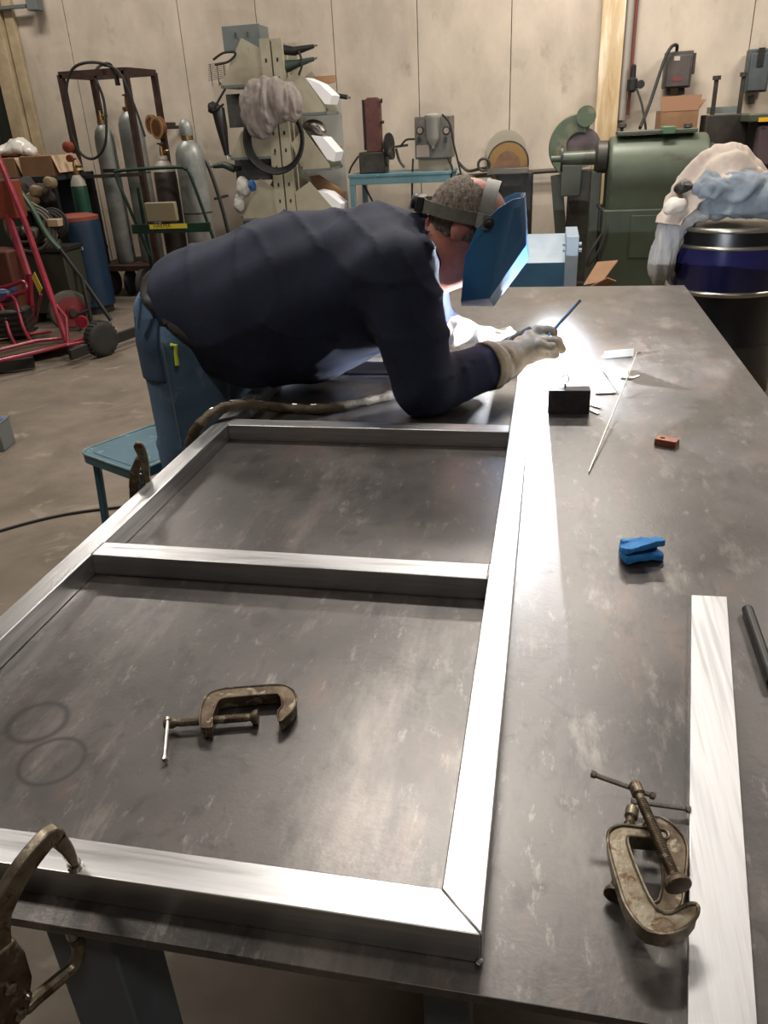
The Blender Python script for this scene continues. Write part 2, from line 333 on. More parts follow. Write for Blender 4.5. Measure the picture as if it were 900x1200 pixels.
# ================================================================ THE WELDER
YM = 1.65
def wr(P, amp=.0085):
    x, y, z = P[..., 0], P[..., 1], P[..., 2]
    w1 = 1.6*np.sin(6*x+4*y)+1.1*np.sin(9*z-5*x+2); w2 = 1.9*np.sin(7*z+5*x+.6)+1.2*np.sin(8*y)
    up = np.clip((z-1.0)*4, .25, 1)
    a = np.exp(-4.5*np.abs(np.sin(15*(z+.8*x)+w1))); b = np.exp(-6*np.abs(np.sin(15*(x-.35*z+.4*y)+w2))); c = np.sin(21*x-30*y+5*np.sin(8*z))
    arm = np.exp(-((x+.22)**2+(y-1.47)**2)/.02)*np.exp(-5*np.abs(np.sin(42*(.8*z+.6*x)+2*np.sin(20*x))))
    return .0035+amp*(1.5*a*up+1.2*b*up+.3*c+1.2*arm)
def torso(P):
    d = slab(P, (-.925, YM, .96), (-.62, YM, .995), (.172, .20), (.212, .225))
    d = smin(d, slab(P, (-.62, YM, .995), (-.43, YM, 1.045), (.212, .225), (.175, .21)), .05)
    d = smin(d, slab(P, (-.43, YM, 1.045), (-.34, YM, 1.10), (.172, .20), (.095, .19)), .05)
    return smin(d, slab(P, (-.80, YM-.02, .90), (-.76, YM-.02, .86), (.12, .18), (.10, .16)), .06)
SH = (-.335, 1.475, 1.085); EL = (-.262, 1.425, .822); WRr = (-.092, 1.60, .832)
SHf = (-.335, 1.83, 1.08); ELf = (-.33, 2.0, .835); WRf = (-.235, 1.945, .825)
def arms(P, k=0):
    d = cone(P, SH, EL, .100+k, .070+k); d = smin(d, cone(P, EL, WRr, .064+k, .053+k), .02)
    e = cone(P, SHf, ELf, .085+k, .060+k); e = smin(e, cone(P, ELf, WRf, .058+k, .045+k), .02); return d, e
HC = np.array([-.172, 1.625, 1.185]); FH = np.array([.88, .0, -.475]); FH /= np.linalg.norm(FH); UH = np.array([.475, 0, .88]); UH /= np.linalg.norm(UH); SHd = np.array([0, 1., 0])
HM = np.stack([FH, SHd, UH], 1)
def hp(f, s, u): return HC+FH*f+SHd*s+UH*u
def head(P):
    d = ell(P, hp(-.004, 0, .012), (.097, .077, .088), HM)
    d = smin(d, ell(P, hp(.035, 0, -.05), (.058, .056, .066), HM), .03)
    d = smin(d, cone(P, hp(.092, 0, -.005), hp(.112, 0, -.038), .009, .015), .012)
    d = smin(d, cone(P, hp(.082, -.03, .018), hp(.082, .03, .018), .012, .012), .012)
    d = smin(d, cone(P, hp(.088, -.018, -.068), hp(.088, .018, -.068), .007, .007), .006)
    d = smin(d, ell(P, hp(.075, 0, -.102), (.025, .025, .018), HM), .02)
    for s in (-1, 1):
        d = np.maximum(d, -ell(P, hp(.093, s*.031, -.002), (.012, .014, .008), HM)); d = smin(d, ell(P, hp(.083, s*.031, -.002), (.011, .012, .011), HM), .003)
        e = ell(P, hp(-.008, s*.083, -.012), (.022, .010, .033), HM); e = np.maximum(e, -ell(P, hp(-.004, s*.093, -.010), (.010, .007, .018), HM)); d = smin(d, e, .008)
    return d
def body(P):
    d = smin(head(P), cone(P, (-.335, YM-.01, 1.10), (-.205, 1.63, 1.125), .078, .062), .035)
    d = smin(d, cone(P, (-.30, 1.64, 1.05), (-.205, 1.625, 1.075), .062, .052), .03); d = smin(d, torso(P)+.014, .05)
    for e in arms(P, -.016): d = smin(d, e, .04)
    d = smin(d, slab(P, (-.96, YM, .94), (-.90, YM, .93), (.09, .14), (.11, .16)), .05)
    for yy, s in ((1.56, 0), (1.75, 1)):
        d = smin(d, cone(P, (-.965, yy, .90), (-.985+.03*s, yy-.01, .48), .098, .062), .03); d = smin(d, cone(P, (-.985+.03*s, yy-.01, .48), (-1.03+.03*s, yy, .10), .06, .042), .02)
    return d
man = part('person', surf(body, (-1.15, 1.3, .05), (.0, 2.08, 1.33), .0105), m_skin, None, sharp=180)
tag(man, 'person in a navy long sleeved shirt and jeans bent over the table welding', 'person')
def mpart(name, fn, lo, hi, h, m_, parent=None, label=None): return part(name, surf(fn, lo, hi, h), m_, parent or man, sharp=180, label=label)
n0 = np.array([.62, 0, .785]); p0 = np.array([-1.0, 1.65, 1.075])
def shirt(P):
    d = torso(P)
    for e in arms(P): d = smin(d, e, .045)
    d = smin(d, cone(P, (-.36, YM, 1.11), (-.285, YM-.005, 1.125), .1, .078), .03)
    d = d-wr(P); d = np.maximum(d, -((P-np.array([-1.035, YM, 1.10]))@np.array([.93, 0, .37])))
    nn = np.array([.93, -.05, .12]); d = np.maximum(d, ((P-np.array([-.262, YM, 1.1]))@nn)*np.where(P[..., 2] > .995+(P[..., 0]+.2)*0, 1, -9e9)) if False else d
    # neck opening, cuffs
    nd = np.array([.85, 0, .0]); d = np.maximum(d, -cone(P, (-.245, YM-.01, 1.14), (-.1, YM-.02, 1.14), .076, .1))
    for a, w_ in ((EL, WRr), (ELf, WRf)):
        a = np.array(a); w_ = np.array(w_); u = (w_-a)/np.linalg.norm(w_-a); near = np.linalg.norm(P-w_, axis=-1) < .12
        d = np.where(near, np.maximum(d, (P-w_)@u+.01), d)
    return d
mpart('shirt', shirt, (-1.06, 1.3, .72), (.0, 2.1, 1.26), .0085, m_shirt, label='navy long sleeved shirt')
def jeans(P, k=0):
    d = slab(P, (-.985, YM, .975), (-.90, YM, .93), (.118+k, .178+k), (.15+k, .185+k))
    for yy, s in ((1.56, 0), (1.75, 1)):
        d = smin(d, cone(P, (-.955, yy, .90), (-.985+.03*s, yy-.01, .48), .124+k, .090+k), .04); d = smin(d, cone(P, (-.985+.03*s, yy-.01, .48), (-1.03+.03*s, yy, .07), .086+k, .075+k), .03)
    x, y, z = P[..., 0], P[..., 1], P[..., 2]
    fold = .006*np.maximum(np.sin(46*z+9*y+4*np.sin(14*x)), 0)*(z < .62)+.003*np.sin(30*y+20*z+3*np.sin(12*z))
    d = d-fold; return np.maximum(np.maximum(d, (P-(p0+n0*.02))@n0), .035-P[..., 2])
jn = mpart('jeans', jeans, (-1.16, 1.35, .02), (-.72, 1.95, 1.13), .0095, m_denim, label='faded blue jeans')
def belt(P): return np.maximum(jeans(P, .0)-.007, np.abs((P-(p0-n0*.03))@n0)-.022)
mpart('belt', belt, (-1.16, 1.4, .66), (-.72, 1.95, 1.12), .0065, mat('worn_black_leather', '120f0e', .5, 0, '1c1715', 60))
def pocket(P):
    q = P-np.array([-1.0, 1.43, .90]); u = np.abs(q[..., 0]+.012)-.048; v_ = np.abs(q[..., 2]-.0)-.085; return np.maximum(np.maximum(np.maximum(jeans(P)-.005, u), v_), P[..., 1]-1.54)
mpart('back_pocket', pocket, (-1.1, 1.36, .78), (-.92, 1.56, 1.0), .006, mat('dark_denim', '3c5069', .9, 0, '30425a', 12, .0005, 400), jn)
g = G(); g.tube([(-1.003, 1.452, 1.04), (-1.013, 1.438, .99), (-1.02, 1.437, .965)], .006, 6); part('belt_loop', g, m_denim, jn)
yj = 1.428; g = G(); g.tube([PY(200, 404, yj), PY(206, 405, yj), PY(206, 414, yj), PY(208, 428, yj-.004)], [.005, .006, .005, .006], 8); part('marker', g, mat('neon_yellow', 'c8d83a', .5), jn, label='yellow marker clipped in the front pocket')
g = G(); sm = []
for i in range(14):
    z = .93-.03*i; sm.append((-.955+.0*i-.01*(i/14), 1.4315+.0019*i, z))
g.tube(sm, .0022, 5); part('side_seam', g, mat('seam_thread', '6f8296', .9), jn)
for yy, s in ((1.56, 0), (1.75, 1)):
    def boot(P, yy=yy, s=s):
        d = slab(P, (-1.03+.03*s, yy, .055), (-.86+.03*s, yy, .042), (.05, .05), (.038, .048)); return np.maximum(smin(d, cone(P, (-1.03+.03*s, yy, .06), (-1.03+.03*s, yy, .16), .055, .058), .02), .002-P[..., 2])
    mpart('boot', boot, (-1.12, yy-.08, 0), (-.78, yy+.08, .2), .009, mat('brown_boot_leather', '3d2c20', .6))
# hair
def hair(P):
    d = ell(P, hp(-.004, 0, .012), (.1035, .083, .094), HM); q = P-HC; f_ = q@FH; u_ = q@UH; y = q@SHd
    keep = np.maximum(f_-.035, -u_-.055); bald = np.sqrt(((f_-.03)/.085)**2+(y/.058)**2+((u_-.12)/.07)**2)-1
    d = np.maximum(np.maximum(d, keep), -bald*.05); d = d-.0015*np.sin(260*P[..., 0]+40*P[..., 1])*np.sin(230*P[..., 2]+3*np.sin(90*P[..., 1]))
    return np.maximum(d, -ell(P, hp(-.008, -.088, -.012), (.026, .02, .036), HM))
mpart('hair', hair, HC-.12, HC+.12, .0042, m_hair, label='short grey hair thin on the crown')
# helmet: folded blue shell, open at the back and below
hy = lambda px, py, y: PY(px, py, y)
E_, A_, B_, C_, D_ = hy(585, 243, 1.505), hy(540, 353, 1.515), hy(574, 349, 1.507), hy(616, 287, 1.565), hy(613, 231, 1.565)
Bo, Co, Ao = hy(578, 359, 1.545), hy(619, 304, 1.61), hy(541, 358, 1.55)
R1, R2 = hy(545, 300, 1.515), hy(559, 268, 1.507); DE = hy(600, 234, 1.535)
mir = lambda p: np.array([p[0], 2*1.625-p[1], p[2]])
C2, D2 = (C_+B_)/2, None
g = G(); near = [E_, R2, R1, A_, B_, C_, D_, DE, Ao, Bo, Co]; g.v = [tuple(p) for p in near]+[tuple(mir(p)) for p in near]
for o_ in (0, 11): g.f += [(o_, o_+1, o_+2, o_+4), (o_+2, o_+3, o_+4), (o_, o_+4, o_+5, o_+6, o_+7), (o_+3, o_+4, o_+9, o_+8), (o_+4, o_+5, o_+10, o_+9)]
g.f += [(6, 5, 16, 17), (5, 10, 21, 16), (10, 9, 20, 21)]
hel = part('welding_helmet', g, m_helmet, man, solid=.003, sharp=15, bevel=.0012, label='blue folded fibre welding helmet')
lens_c = (C_+D_)/2; g = G(); cx, cz = lens_c[0]-.006, lens_c[2]; g.box((cx, 1.625, cz+.01), (.006, .10, .09), M=Matrix.Rotation(-.1, 3, 'Y')); part('lens_holder', g, m_black, hel, bevel=.003)
k = hy(573, 262, 1.498); g = G(); g.lathe(V(k)+V((0, .012, 0)), (0, -1, 0), [(0, .0125), (.01, .0125), (.012, .010), (.013, .006), (.019, .0055), (.020, .003)], 20); part('pivot_knob', g, m_black, hel)
g = G(); g.lathe(V(mir(k))+V((0, -.012, 0)), (0, 1, 0), [(0, .0125), (.01, .0125), (.012, .010)], 20); part('pivot_knob', g, m_black, hel)
g = G(); st = hy(586, 262, 1.4995)
def ribbon(g, pts, wv, th=.0025):
    pts = [V(p) for p in pts]; n = len(pts); vs = []; wv = V(wv)
    for i, p in enumerate(pts):
        tg = (pts[min(i+1, n-1)]-pts[max(i-1, 0)]).normalized(); nn = tg.cross(wv.normalized()).normalized()
        for a, b in ((-1, -1), (1, -1), (1, 1), (-1, 1)): vs.append(p+wv*a*.5+nn*th*b*.5)
    fs = [(0, 1, 2, 3), tuple((n-1)*4+q for q in (3, 2, 1, 0))]
    for i in range(n-1):
        for a in range(4): b = (a+1) % 4; fs.append((i*4+a, i*4+b, (i+1)*4+b, (i+1)*4+a))
    return g.add(vs, fs)
bd = np.array([.97, 0, -.22]); bu = np.array([.22, 0, .97]); bc = HC+np.array([-.005, 0, .022])
pts = [bc+bd*(math.cos(a)*.112)+SHd*(math.sin(a)*.094) for a in [math.radians(x) for x in range(20, 341, 8)]]
hb = G(); ribbon(hb, pts, bu*.03); part('headband', hb, m_band, hel, label='grey headband')
bk = bc-bd*.112; g = G(); g.box(V(bk)+V((-.004, 0, 0)), (.02, .075, .036), M=Matrix.Rotation(.22, 3, 'Y')); g.lathe(V(bk)-V(bd)*.012, tuple(-bd), [(0, .019), (.014, .019), (.017, .014)], 14); part('ratchet_knob', g, mat('dark_ratchet_plastic', '2e2f30', .5), hel, bevel=.003)
pts = [bc+bu*(math.sin(a)*.088-.003)+SHd*(math.cos(a)*.094)+bd*.052 for a in [math.radians(x) for x in range(0, 181, 9)]]
g = G(); ribbon(g, pts, bd*.034); part('crown_strap', g, m_band, hel, label='grey crown strap')
for s in (-1, 1):
    g = G(); e0 = bc+bd*.035+SHd*s*.096; kk = k if s < 0 else mir(k); ribbon(g, [e0, (e0+kk)/2+SHd*s*.006, V(kk)+V((0, -s*.008, 0))], bu*.034, .003); part('side_arm', g, m_band, hel)
# ---- gloves, with five separate fingers each
def fingers(P, base, dirs, r, k=.006):
    """each finger a chain of three bones"""
    d = None
    for b0, segs, rr in zip(base, dirs, r):
        p_ = np.array(b0, float); e = None
        for sgm in segs:
            q_ = p_+np.array(sgm); c = cone(P, p_, q_, rr, rr*.93); e = c if e is None else smin(e, c, .004); p_ = q_
        d = e if d is None else np.minimum(d, e)
    return d
wv = np.array(WRr); uu = (wv-np.array(EL)); uu /= np.linalg.norm(uu)
PALM = np.array([-.016, 1.672, .850])
TD = np.array([.62, .30, -.40]); TD /= np.linalg.norm(TD)      # along the torch
def gloveR(P):
    d = cone(P, wv-uu*.03, wv+uu*.02, .067, .052); d = smin(d, cone(P, wv+uu*.02, PALM, .044, .036), .02)
    d = smin(d, ell(P, PALM+np.array([.012, .004, .004]), (.048, .034, .036)), .02)
    base = [PALM+np.array(q) for q in ((.03, -.026, .020), (.040, -.010, .026), (.044, .010, .024), (.040, .026, .016), (.0, .012, .034))]
    dirs = [[(.030, -.004, -.006), (.010, .014, -.024), (-.014, .018, -.006)], [(.034, .004, -.004), (.012, .016, -.024), (-.014, .014, -.010)],
            [(.034, .008, -.006), (.010, .014, -.024), (-.014, .010, -.010)], [(.028, .010, -.008), (.008, .010, -.022), (-.012, .004, -.010)],
            [(.022, .012, .012), (.022, .006, .0), (.02, .0, -.006)]]
    f_ = fingers(P, base, dirs, (.0125, .0130, .0125, .011, .0135)); d = smin(d, f_, .01)
    x, y, z = P[..., 0], P[..., 1], P[..., 2]; d = d-.0016*np.sin(150*x+60*z+3*np.sin(60*y))
    return np.maximum(np.maximum(d, -((P-(wv-uu*.045))@uu)), -(cone(P, wv-uu*.09, wv-uu*.015, .063, .055)))
gr = mpart('glove', gloveR, (-.2, 1.48, .75), (.12, 1.8, .95), .0035, m_glove, label='cream leather welding glove holding the torch')
wf = np.array(WRf); uf = wf-np.array(ELf); uf /= np.linalg.norm(uf); PF = np.array([-.155, 1.915, .818])
def gloveL(P):
    d = cone(P, wf-uf*.03, wf+uf*.01, .056, .046); d = smin(d, cone(P, wf+uf*.01, PF, .042, .034), .02); d = smin(d, ell(P, PF+np.array([.01, 0, 0]), (.045, .04, .03)), .02)
    base = [PF+np.array(q) for q in ((.035, -.030, .008), (.042, -.010, .012), (.042, .012, .012), (.034, .030, .008), (.0, -.030, -.004))]
    dirs = [[(.028, -.004, .004), (.018, .002, -.018), (.002, .004, -.016)], [(.032, .0, .008), (.020, .002, -.018), (.004, .004, -.02)], [(.032, .004, .006), (.018, .004, -.018), (.004, .004, -.018)],
            [(.026, .008, .002), (.014, .004, -.016), (.002, .002, -.014)], [(.020, -.018, -.004), (.022, -.004, -.008), (.016, .004, -.006)]]
    d = smin(d, fingers(P, base, dirs, (.0125, .013, .0125, .011, .013)), .01); x, y, z = P[..., 0], P[..., 1], P[..., 2]
    return d-.0008*np.sin(130*x+80*y+3*np.sin(50*z))
mpart('glove', gloveL, (-.32, 1.84, .75), (-.02, 2.02, .9), .0036, m_glovewhite, label='pale glove of the far hand resting on the table')
# ---- torch with its sheathed hose
t = thing('welding_torch', (-.03, 1.72, .85), 'welding torch in the gloved hand with a leather sheathed hose across the frame', 'torch')
tt = V(WELD)+V((-.012, -.020, .014)); th = V((-.004, 1.742, .872)); 
hp_ = [PZ(222, 520, .72), PZ(232, 500, .79), PZ(255, 481, .812), PZ(285, 474, .812), PZ(330, 478, .765), PZ(380, 479, .765), PZ(430, 470, .765), PZ(478, 457, .765), PZ(505, 440, .77), PZ(530, 428, .785), PY(566, 421, 1.66), PY(590, 403, 1.68), PY(612, 392, 1.69)]
g = G(); sp = smooth_path(hp_, 7); rr = [.0125+.0012*math.sin(i*1.7)+.0006*math.sin(i*4.1) for i in range(len(sp))]; g.tube(sp, rr, 12); part('hose_sheath', g, m_hose, t)
g = G(); off = [p+V((0, -.002, .0125)) for p in sp[12:-6]]
for i in range(0, len(off)-1, 3): g.tube([off[i], off[i]+(off[i+1]-off[i])*.8], .0022, 6)
part('snap_seam', g, m_steel, t)
e0 = V(hp_[-1]); g = G(); g.tube([e0, e0+V((.016, .006, .008)), V((.004, 1.710, .872))], [.011, .0125, .011], 12); part('torch_handle', g, m_black, t)
g = G(); h0 = V((.007, 1.713, .870)); g.tube([h0+V((-.010, .0, .010)), h0+V((0, 0, .004)), h0+V((.003, .004, -.012))], [.009, .012, .010], 14); g.tube([h0, V((.016, 1.740, .858)), tt], [.009, .0085, .006], 12); part('torch_head', g, mat('dark_ceramic', '4a4038', .4), t)
g = G(); g.cyl(tt, tt+(V(WELD)-tt)*.7, .0012, n=8); part('tungsten', g, m_steel, t)
t = thing('filler_rod', (.06, 1.72, .9), 'grey rod sticking up from the gloved torch hand', 'rod')
a = V(PY(642, 394, 1.69)); b = V(PY(679, 353, 1.73)); g = G(); g.cyl(a-(b-a)*.25, b, .0042, n=10); part('rod_body', g, mat('grey_rod', '6c7480', .4, .8), t); g = G(); g.cyl(b, b+(b-a)*.03, .005, .004, n=10); part('rod_tip', g, m_dark, t)
# ---- the arc itself
g = G(); g.lathe(V(WELD)-V((0, 0, .009)), (0, 0, 1), [(0, .004), (.003, .006), (.008, .0055), (.014, .003), (.017, .001)], 12)
o = part('welding_arc', g, mat('arc_plasma', 'ffffff', emit=('e6f0ff', 900)), None); tag(o, 'blinding white welding arc at the far corner of the frame', 'welding arc')

def bloom(name, c, R_, dens, label):
    M = bpy.data.materials.new('arc_bloom_haze'); M.use_nodes = True; nt = M.node_tree; N = nt.nodes; L = nt.links; N.remove(N['Principled BSDF'])
    vs = N.new('ShaderNodeVolumeScatter'); vs.inputs['Color'].default_value = (.95, .96, 1, 1); vs.inputs['Anisotropy'].default_value = .2
    tc = N.new('ShaderNodeTexCoord'); ln = N.new('ShaderNodeVectorMath'); ln.operation = 'LENGTH'; L.new(tc.outputs['Object'], ln.inputs[0])
    mr = N.new('ShaderNodeMapRange'); mr.inputs[1].default_value = R_; mr.inputs[2].default_value = 0; L.new(ln.outputs['Value'], mr.inputs[0])
    pw = N.new('ShaderNodeMath'); pw.operation = 'POWER'; pw.inputs[1].default_value = 3; L.new(mr.outputs[0], pw.inputs[0])
    ml = N.new('ShaderNodeMath'); ml.operation = 'MULTIPLY'; ml.inputs[1].default_value = dens; L.new(pw.outputs[0], ml.inputs[0]); L.new(ml.outputs[0], vs.inputs['Density'])
    L.new(vs.outputs[0], N['Material Output'].inputs['Volume'])
    me = bpy.data.meshes.new(name); bm = bmesh.new(); bmesh.ops.create_icosphere(bm, subdivisions=3, radius=R_*1.02); bm.to_mesh(me); bm.free(); me.materials.append(M)
    o = bpy.data.objects.new(name, me); COL.objects.link(o); o.location = c; return tag(o, label, 'bloom', None, 'stuff')
bloom('arc_bloom', (WELD[0]+.035, WELD[1]-.01, WELD[2]-.03), .18, .6, 'haze volume added around the arc to imitate camera glow')  # scattering haze added to imitate the camera bloom of the arc
# ================================================================ SMALL THINGS ON THE TABLE
def onz(pts, z): return [PZ(px, py, z) for px, py in pts]
def crop(pts, ox, oy, s): return [(ox+x*s, oy+y*s) for x, y in pts]
# ---- C-clamp lying inside the frame
def c_clamp(label, outline, rim_w, z_top, th, scr_a, scr_b, pad_r, hd_a, hd_b, z_scr, hz, m_, rim=True, base=None, slope=None, group='c-clamps on the table'):
    zf = (lambda p: 0) if slope is None else slope
    pl = [V(p)+V((0, 0, zf(p))) for p in outline]; c = sum(pl, V((0, 0, 0)))/len(pl)
    t = thing('c_clamp', (c.x, c.y, TZ), label, 'clamp', group)
    part('clamp_frame', G().prism(pl, (0, 0, -th)), m_, t, bevel=.0018, seg=3)
    if rim: part('frame_rib', G().tube([p+V((0, 0, .0006)) for p in smooth_path(pl, 2, True)], rim_w, 6, True), m_, t)
    a, b = V(scr_a), V(scr_b); d = (b-a).normalized(); g = G().cyl(a, b, .0047, n=12); g.helix(a+d*.008, b-d*.006, .0047, .0024, .0009, 5)
    s = part('screw', g, m_cast, t)
    part('swivel_pad', G().lathe(b-d*.003, d, [(0, .006), (.002, pad_r*.8), (.006, pad_r), (.009, pad_r)], 16), m_cast, s)
    part('screw_head', G().lathe(a-d*.012, d, [(0, .005), (.002, .0068), (.013, .0068), (.015, .005)], 14), m_castlight, s)
    h1, h2 = V(hd_a), V(hd_b); g = G().cyl(h1, h2, .0026, n=10); e = (h2-h1).normalized(); g.lathe(h1-e*.003, e, [(0, .002), (.001, .0038), (.005, .0038), (.006, .0026)], 10); g.lathe(h2+e*.003, -e, [(0, .002), (.001, .0038), (.005, .0038), (.006, .0026)], 10)
    part('tommy_bar', g, m_steel, t); return t
cr = lambda p: crop(p, 170, 780, .2222)
ol = onz(cr([(288, 268), (297, 215), (308, 185), (325, 160), (355, 138), (400, 126), (450, 118), (600, 107), (700, 102), (745, 108), (780, 128), (797, 160), (797, 205), (770, 248), (740, 275), (715, 296), (703, 285), (700, 262), (702, 238), (718, 222), (722, 200), (718, 170), (705, 155), (690, 149), (550, 160), (440, 170), (395, 180), (375, 205), (362, 240), (352, 272), (352, 318), (340, 330), (300, 328), (290, 315)]), TZ+.019)
sa, sb = PZ(*cr([(150, 303)])[0], TZ+.011), PZ(*cr([(572, 272)])[0], TZ+.011)
c_clamp('small bronze-brown C-clamp lying flat inside the aluminum frame', ol, .0012, 0, .0165, sa, sb, .0095, PZ(*cr([(122, 285)])[0], TZ+.018), PZ(*cr([(105, 492)])[0], TZ+.006), 0, 0, m_cast)
# ---- two C-clamps tangled beside the loose bar
cr = lambda p: crop(p, 670, 880, .2556)
ol = onz(cr([(330, 330), (380, 303), (420, 310), (470, 345), (510, 390), (530, 440), (530, 500), (520, 600), (508, 700), (480, 735), (420, 742), (380, 730), (362, 700), (398, 690), (415, 610), (420, 520), (418, 440), (405, 400), (380, 375), (330, 360)]), TZ+.02)
c_clamp('brown C-clamp lying flat underneath another C-clamp beside the loose bar', ol, .0013, 0, .0185, PZ(*cr([(272, 300)])[0], TZ+.014), PZ(*cr([(200, 640)])[0], TZ+.012), .010, PZ(*cr([(285, 232)])[0], TZ+.014), PZ(*cr([(533, 266)])[0], TZ+.010), 0, 0, m_cast)
ol = onz(cr([(163, 405), (170, 382), (190, 365), (230, 354), (300, 362), (380, 371), (425, 378), (440, 395), (438, 415), (400, 414), (270, 404), (256, 412), (254, 432), (272, 490), (300, 560), (335, 640), (365, 695), (400, 735), (450, 745), (500, 722), (535, 706), (568, 706), (582, 728), (574, 760), (545, 795), (500, 822), (450, 836), (400, 838), (345, 824), (300, 785), (265, 740), (238, 690), (215, 620), (190, 540), (172, 470)]), TZ+.041)
yt = PZ(*cr([(300, 370)])[0], TZ+.04)[1]; yb = PZ(*cr([(450, 830)])[0], TZ+.04)[1]
c_clamp('larger tan C-clamp resting on top of another C-clamp beside the loose bar', ol, .0016, 0, .018, PZ(*cr([(305, 195)])[0], TZ+.058), PZ(*cr([(478, 592)])[0], TZ+.052), .012, PZ(*cr([(100, 108)])[0], TZ+.062), PZ(*cr([(370, 205)])[0], TZ+.052), 0, 0, m_castlight, slope=lambda p: .004*(p[1]-yb)/(yt-yb))
# ---- blue crumpled tape
c = PZ(749, 655, TZ)
def tape(P):
    q = P-(c+np.array([0, 0, .016])); a = math.radians(12); x = q[..., 0]*math.cos(a)+q[..., 1]*math.sin(a); y = -q[..., 0]*math.sin(a)+q[..., 1]*math.cos(a); z = q[..., 2]
    up = np.abs(z-.011-.15*x+.25*y)-.0055; dn = np.abs(z+.006+.1*x)-.0055
    ed = np.maximum(np.abs(x)-.030-.006*np.sin(90*y+2), np.abs(y)-.019+.006*np.sin(70*x)); back = np.maximum(np.maximum(np.abs(x)-.029, np.abs(y-.012)-.006), np.abs(z)-.015)
    d = np.minimum(np.maximum(np.minimum(up, dn), ed), back); return d+.0018*np.sin(150*x+60*z)*np.cos(110*y)
g = surf(tape, c-np.array([.05, .04, -.001]), c+np.array([.05, .04, .045]), .0022); tag(part('blue_tape', g, m_bluetape, None, sharp=32), 'crumpled wad of bright blue tape on the steel plate', 'tape')
# ---- copper block with a slot
t = thing('copper_block', PZ(781, 520, TZ), 'small reddish copper block with a slot on the right of the table', 'block'); c = PZ(781, 521, TZ); rz = -.45
R = Matrix.Rotation(rz, 3, 'Z'); g = G(); W_, D, Hh = .046, .026, .014
for (ox, oy, sx, sy) in ((0, -.0085, W_, .009), (0, .0085, W_, .009), (-.019, 0, .008, .008), (.009, 0, .028, .008)): g.box(V(c)+R @ V((ox, oy, Hh/2)), (sx, sy, Hh), rz)
part('block_body', g, m_copper, t); part('slot_floor', G().box(V(c)+V((0, 0, .002)), (W_*.9, .012, .004), rz), m_copper, t)
# ---- black steel block with an eye bolt
a = PZ(641, 487, TZ); b = PZ(690, 484, TZ); t = thing('steel_block', (a+b)/2, 'blackened steel block with an eye bolt beside the welding arc', 'block')
c = (a+b)/2+np.array([0, .022, 0]); wd = abs(b[0]-a[0]); hh = .060; part('block_body', G().box((c[0], c[1], TZ+hh/2), (wd, .04, hh), .03), m_block, t, bevel=.0015)
rc = V((c[0]-.010, c[1], TZ+hh)); g = G().cyl(rc, rc+V((0, 0, .012)), .0026, n=8); g.tube([rc+V((.008*math.cos(x), 0, .023+.012*math.sin(x))) for x in [i*math.pi/8 for i in range(16)]], .002, 8, True); part('eye_bolt', g, m_steel, t)
# ---- dark round bar at the right edge
a = V(PZ(876, 714, TZ+.008)); b = V(PZ(906, 800, TZ+.008)); t = thing('steel_rod', a, 'short dark round steel rod beyond the loose bar at the right', 'rod'); g = G().cyl(a, b, .0078, n=18); part('rod_body', g, m_dark, t, bevel=.001)
part('turned_tip', G().cyl(a, a+(a-b).normalized()*.004, .0078, .005, n=18), m_steel, t)
# ---- off-cuts and filler rods by the arc
m_fil = mat('filler_wire', 'c9c7bf', .35, .9)
a = V(PZ(690, 554, TZ+.002)); b = V(PZ(736, 441, TZ+.040)); b2 = V(PZ(746, 414, TZ+.046)); t = thing('filler_rod', a, 'long straight bare filler rod leaning on the off-cuts right of the arc', 'rod')
part('rod_body', G().beam(a, b, .0012, .007).beam(b, b2, .0012, .006), m_fil, t); part('bent_end', G().tube([b2, b2+V((.010, .006, .001))], .003, 6), m_fil, t)
def angle_cut(name, label, p, q, w_, z, th=.003, lean=0):
    a = V(p); b = V(q); t = thing(name, (a.x, a.y, TZ), label, 'off-cut', 'aluminum off-cuts beside the arc'); d = (b-a).normalized(); s = V((-d.y, d.x, 0))
    part('flat_leg', G().beam(a+s*w_/2, b+s*w_/2, w_, th), m_fil, t); part('upright_leg', G().beam(a+V((0, 0, w_/2)), b+V((0, 0, w_/2)), th, w_), m_fil, t); return t
angle_cut('angle_offcut', 'bright aluminum angle off-cut closest to the filler rod tip right of the arc', PZ(700, 431, TZ+.012), PZ(735, 444, TZ+.012), .022, 0)
angle_cut('angle_offcut', 'short aluminum angle off-cut behind the other angle off-cut right of the arc', PZ(708, 420, TZ+.003), PZ(742, 417, TZ+.003), .022, 0)
t = thing('triangle_offcut', PZ(715, 455, TZ), 'thin triangular aluminum off-cut lying flat right of the steel block', 'off-cut'); part('sheet', G().prism(onz([(703, 432), (722, 460), (698, 461)], TZ+.004), (0, 0, -.0035)), m_fil, t)
g = G(); g.tube(smooth_path([PZ(728, 443, TZ+.037), PZ(738, 444, TZ+.036), PZ(748, 441, TZ+.034)], 4), .0045, 8); tag(part('short_rod', g, m_fil), 'short bent aluminum rod end lying across the angle off-cut', 'rod')
for i, (x0, y0, x1, y1) in enumerate(((690, 474, 703, 478), (692, 481, 701, 485))):
    tag(part('shaving', G().beam(V(PZ(x0, y0, TZ+.002)), V(PZ(x1, y1, TZ+.002)), .006, .003), m_fil), ['upper thin metal shaving by the right side of the steel block', 'lower thin metal shaving by the right side of the steel block'][i], 'shaving')
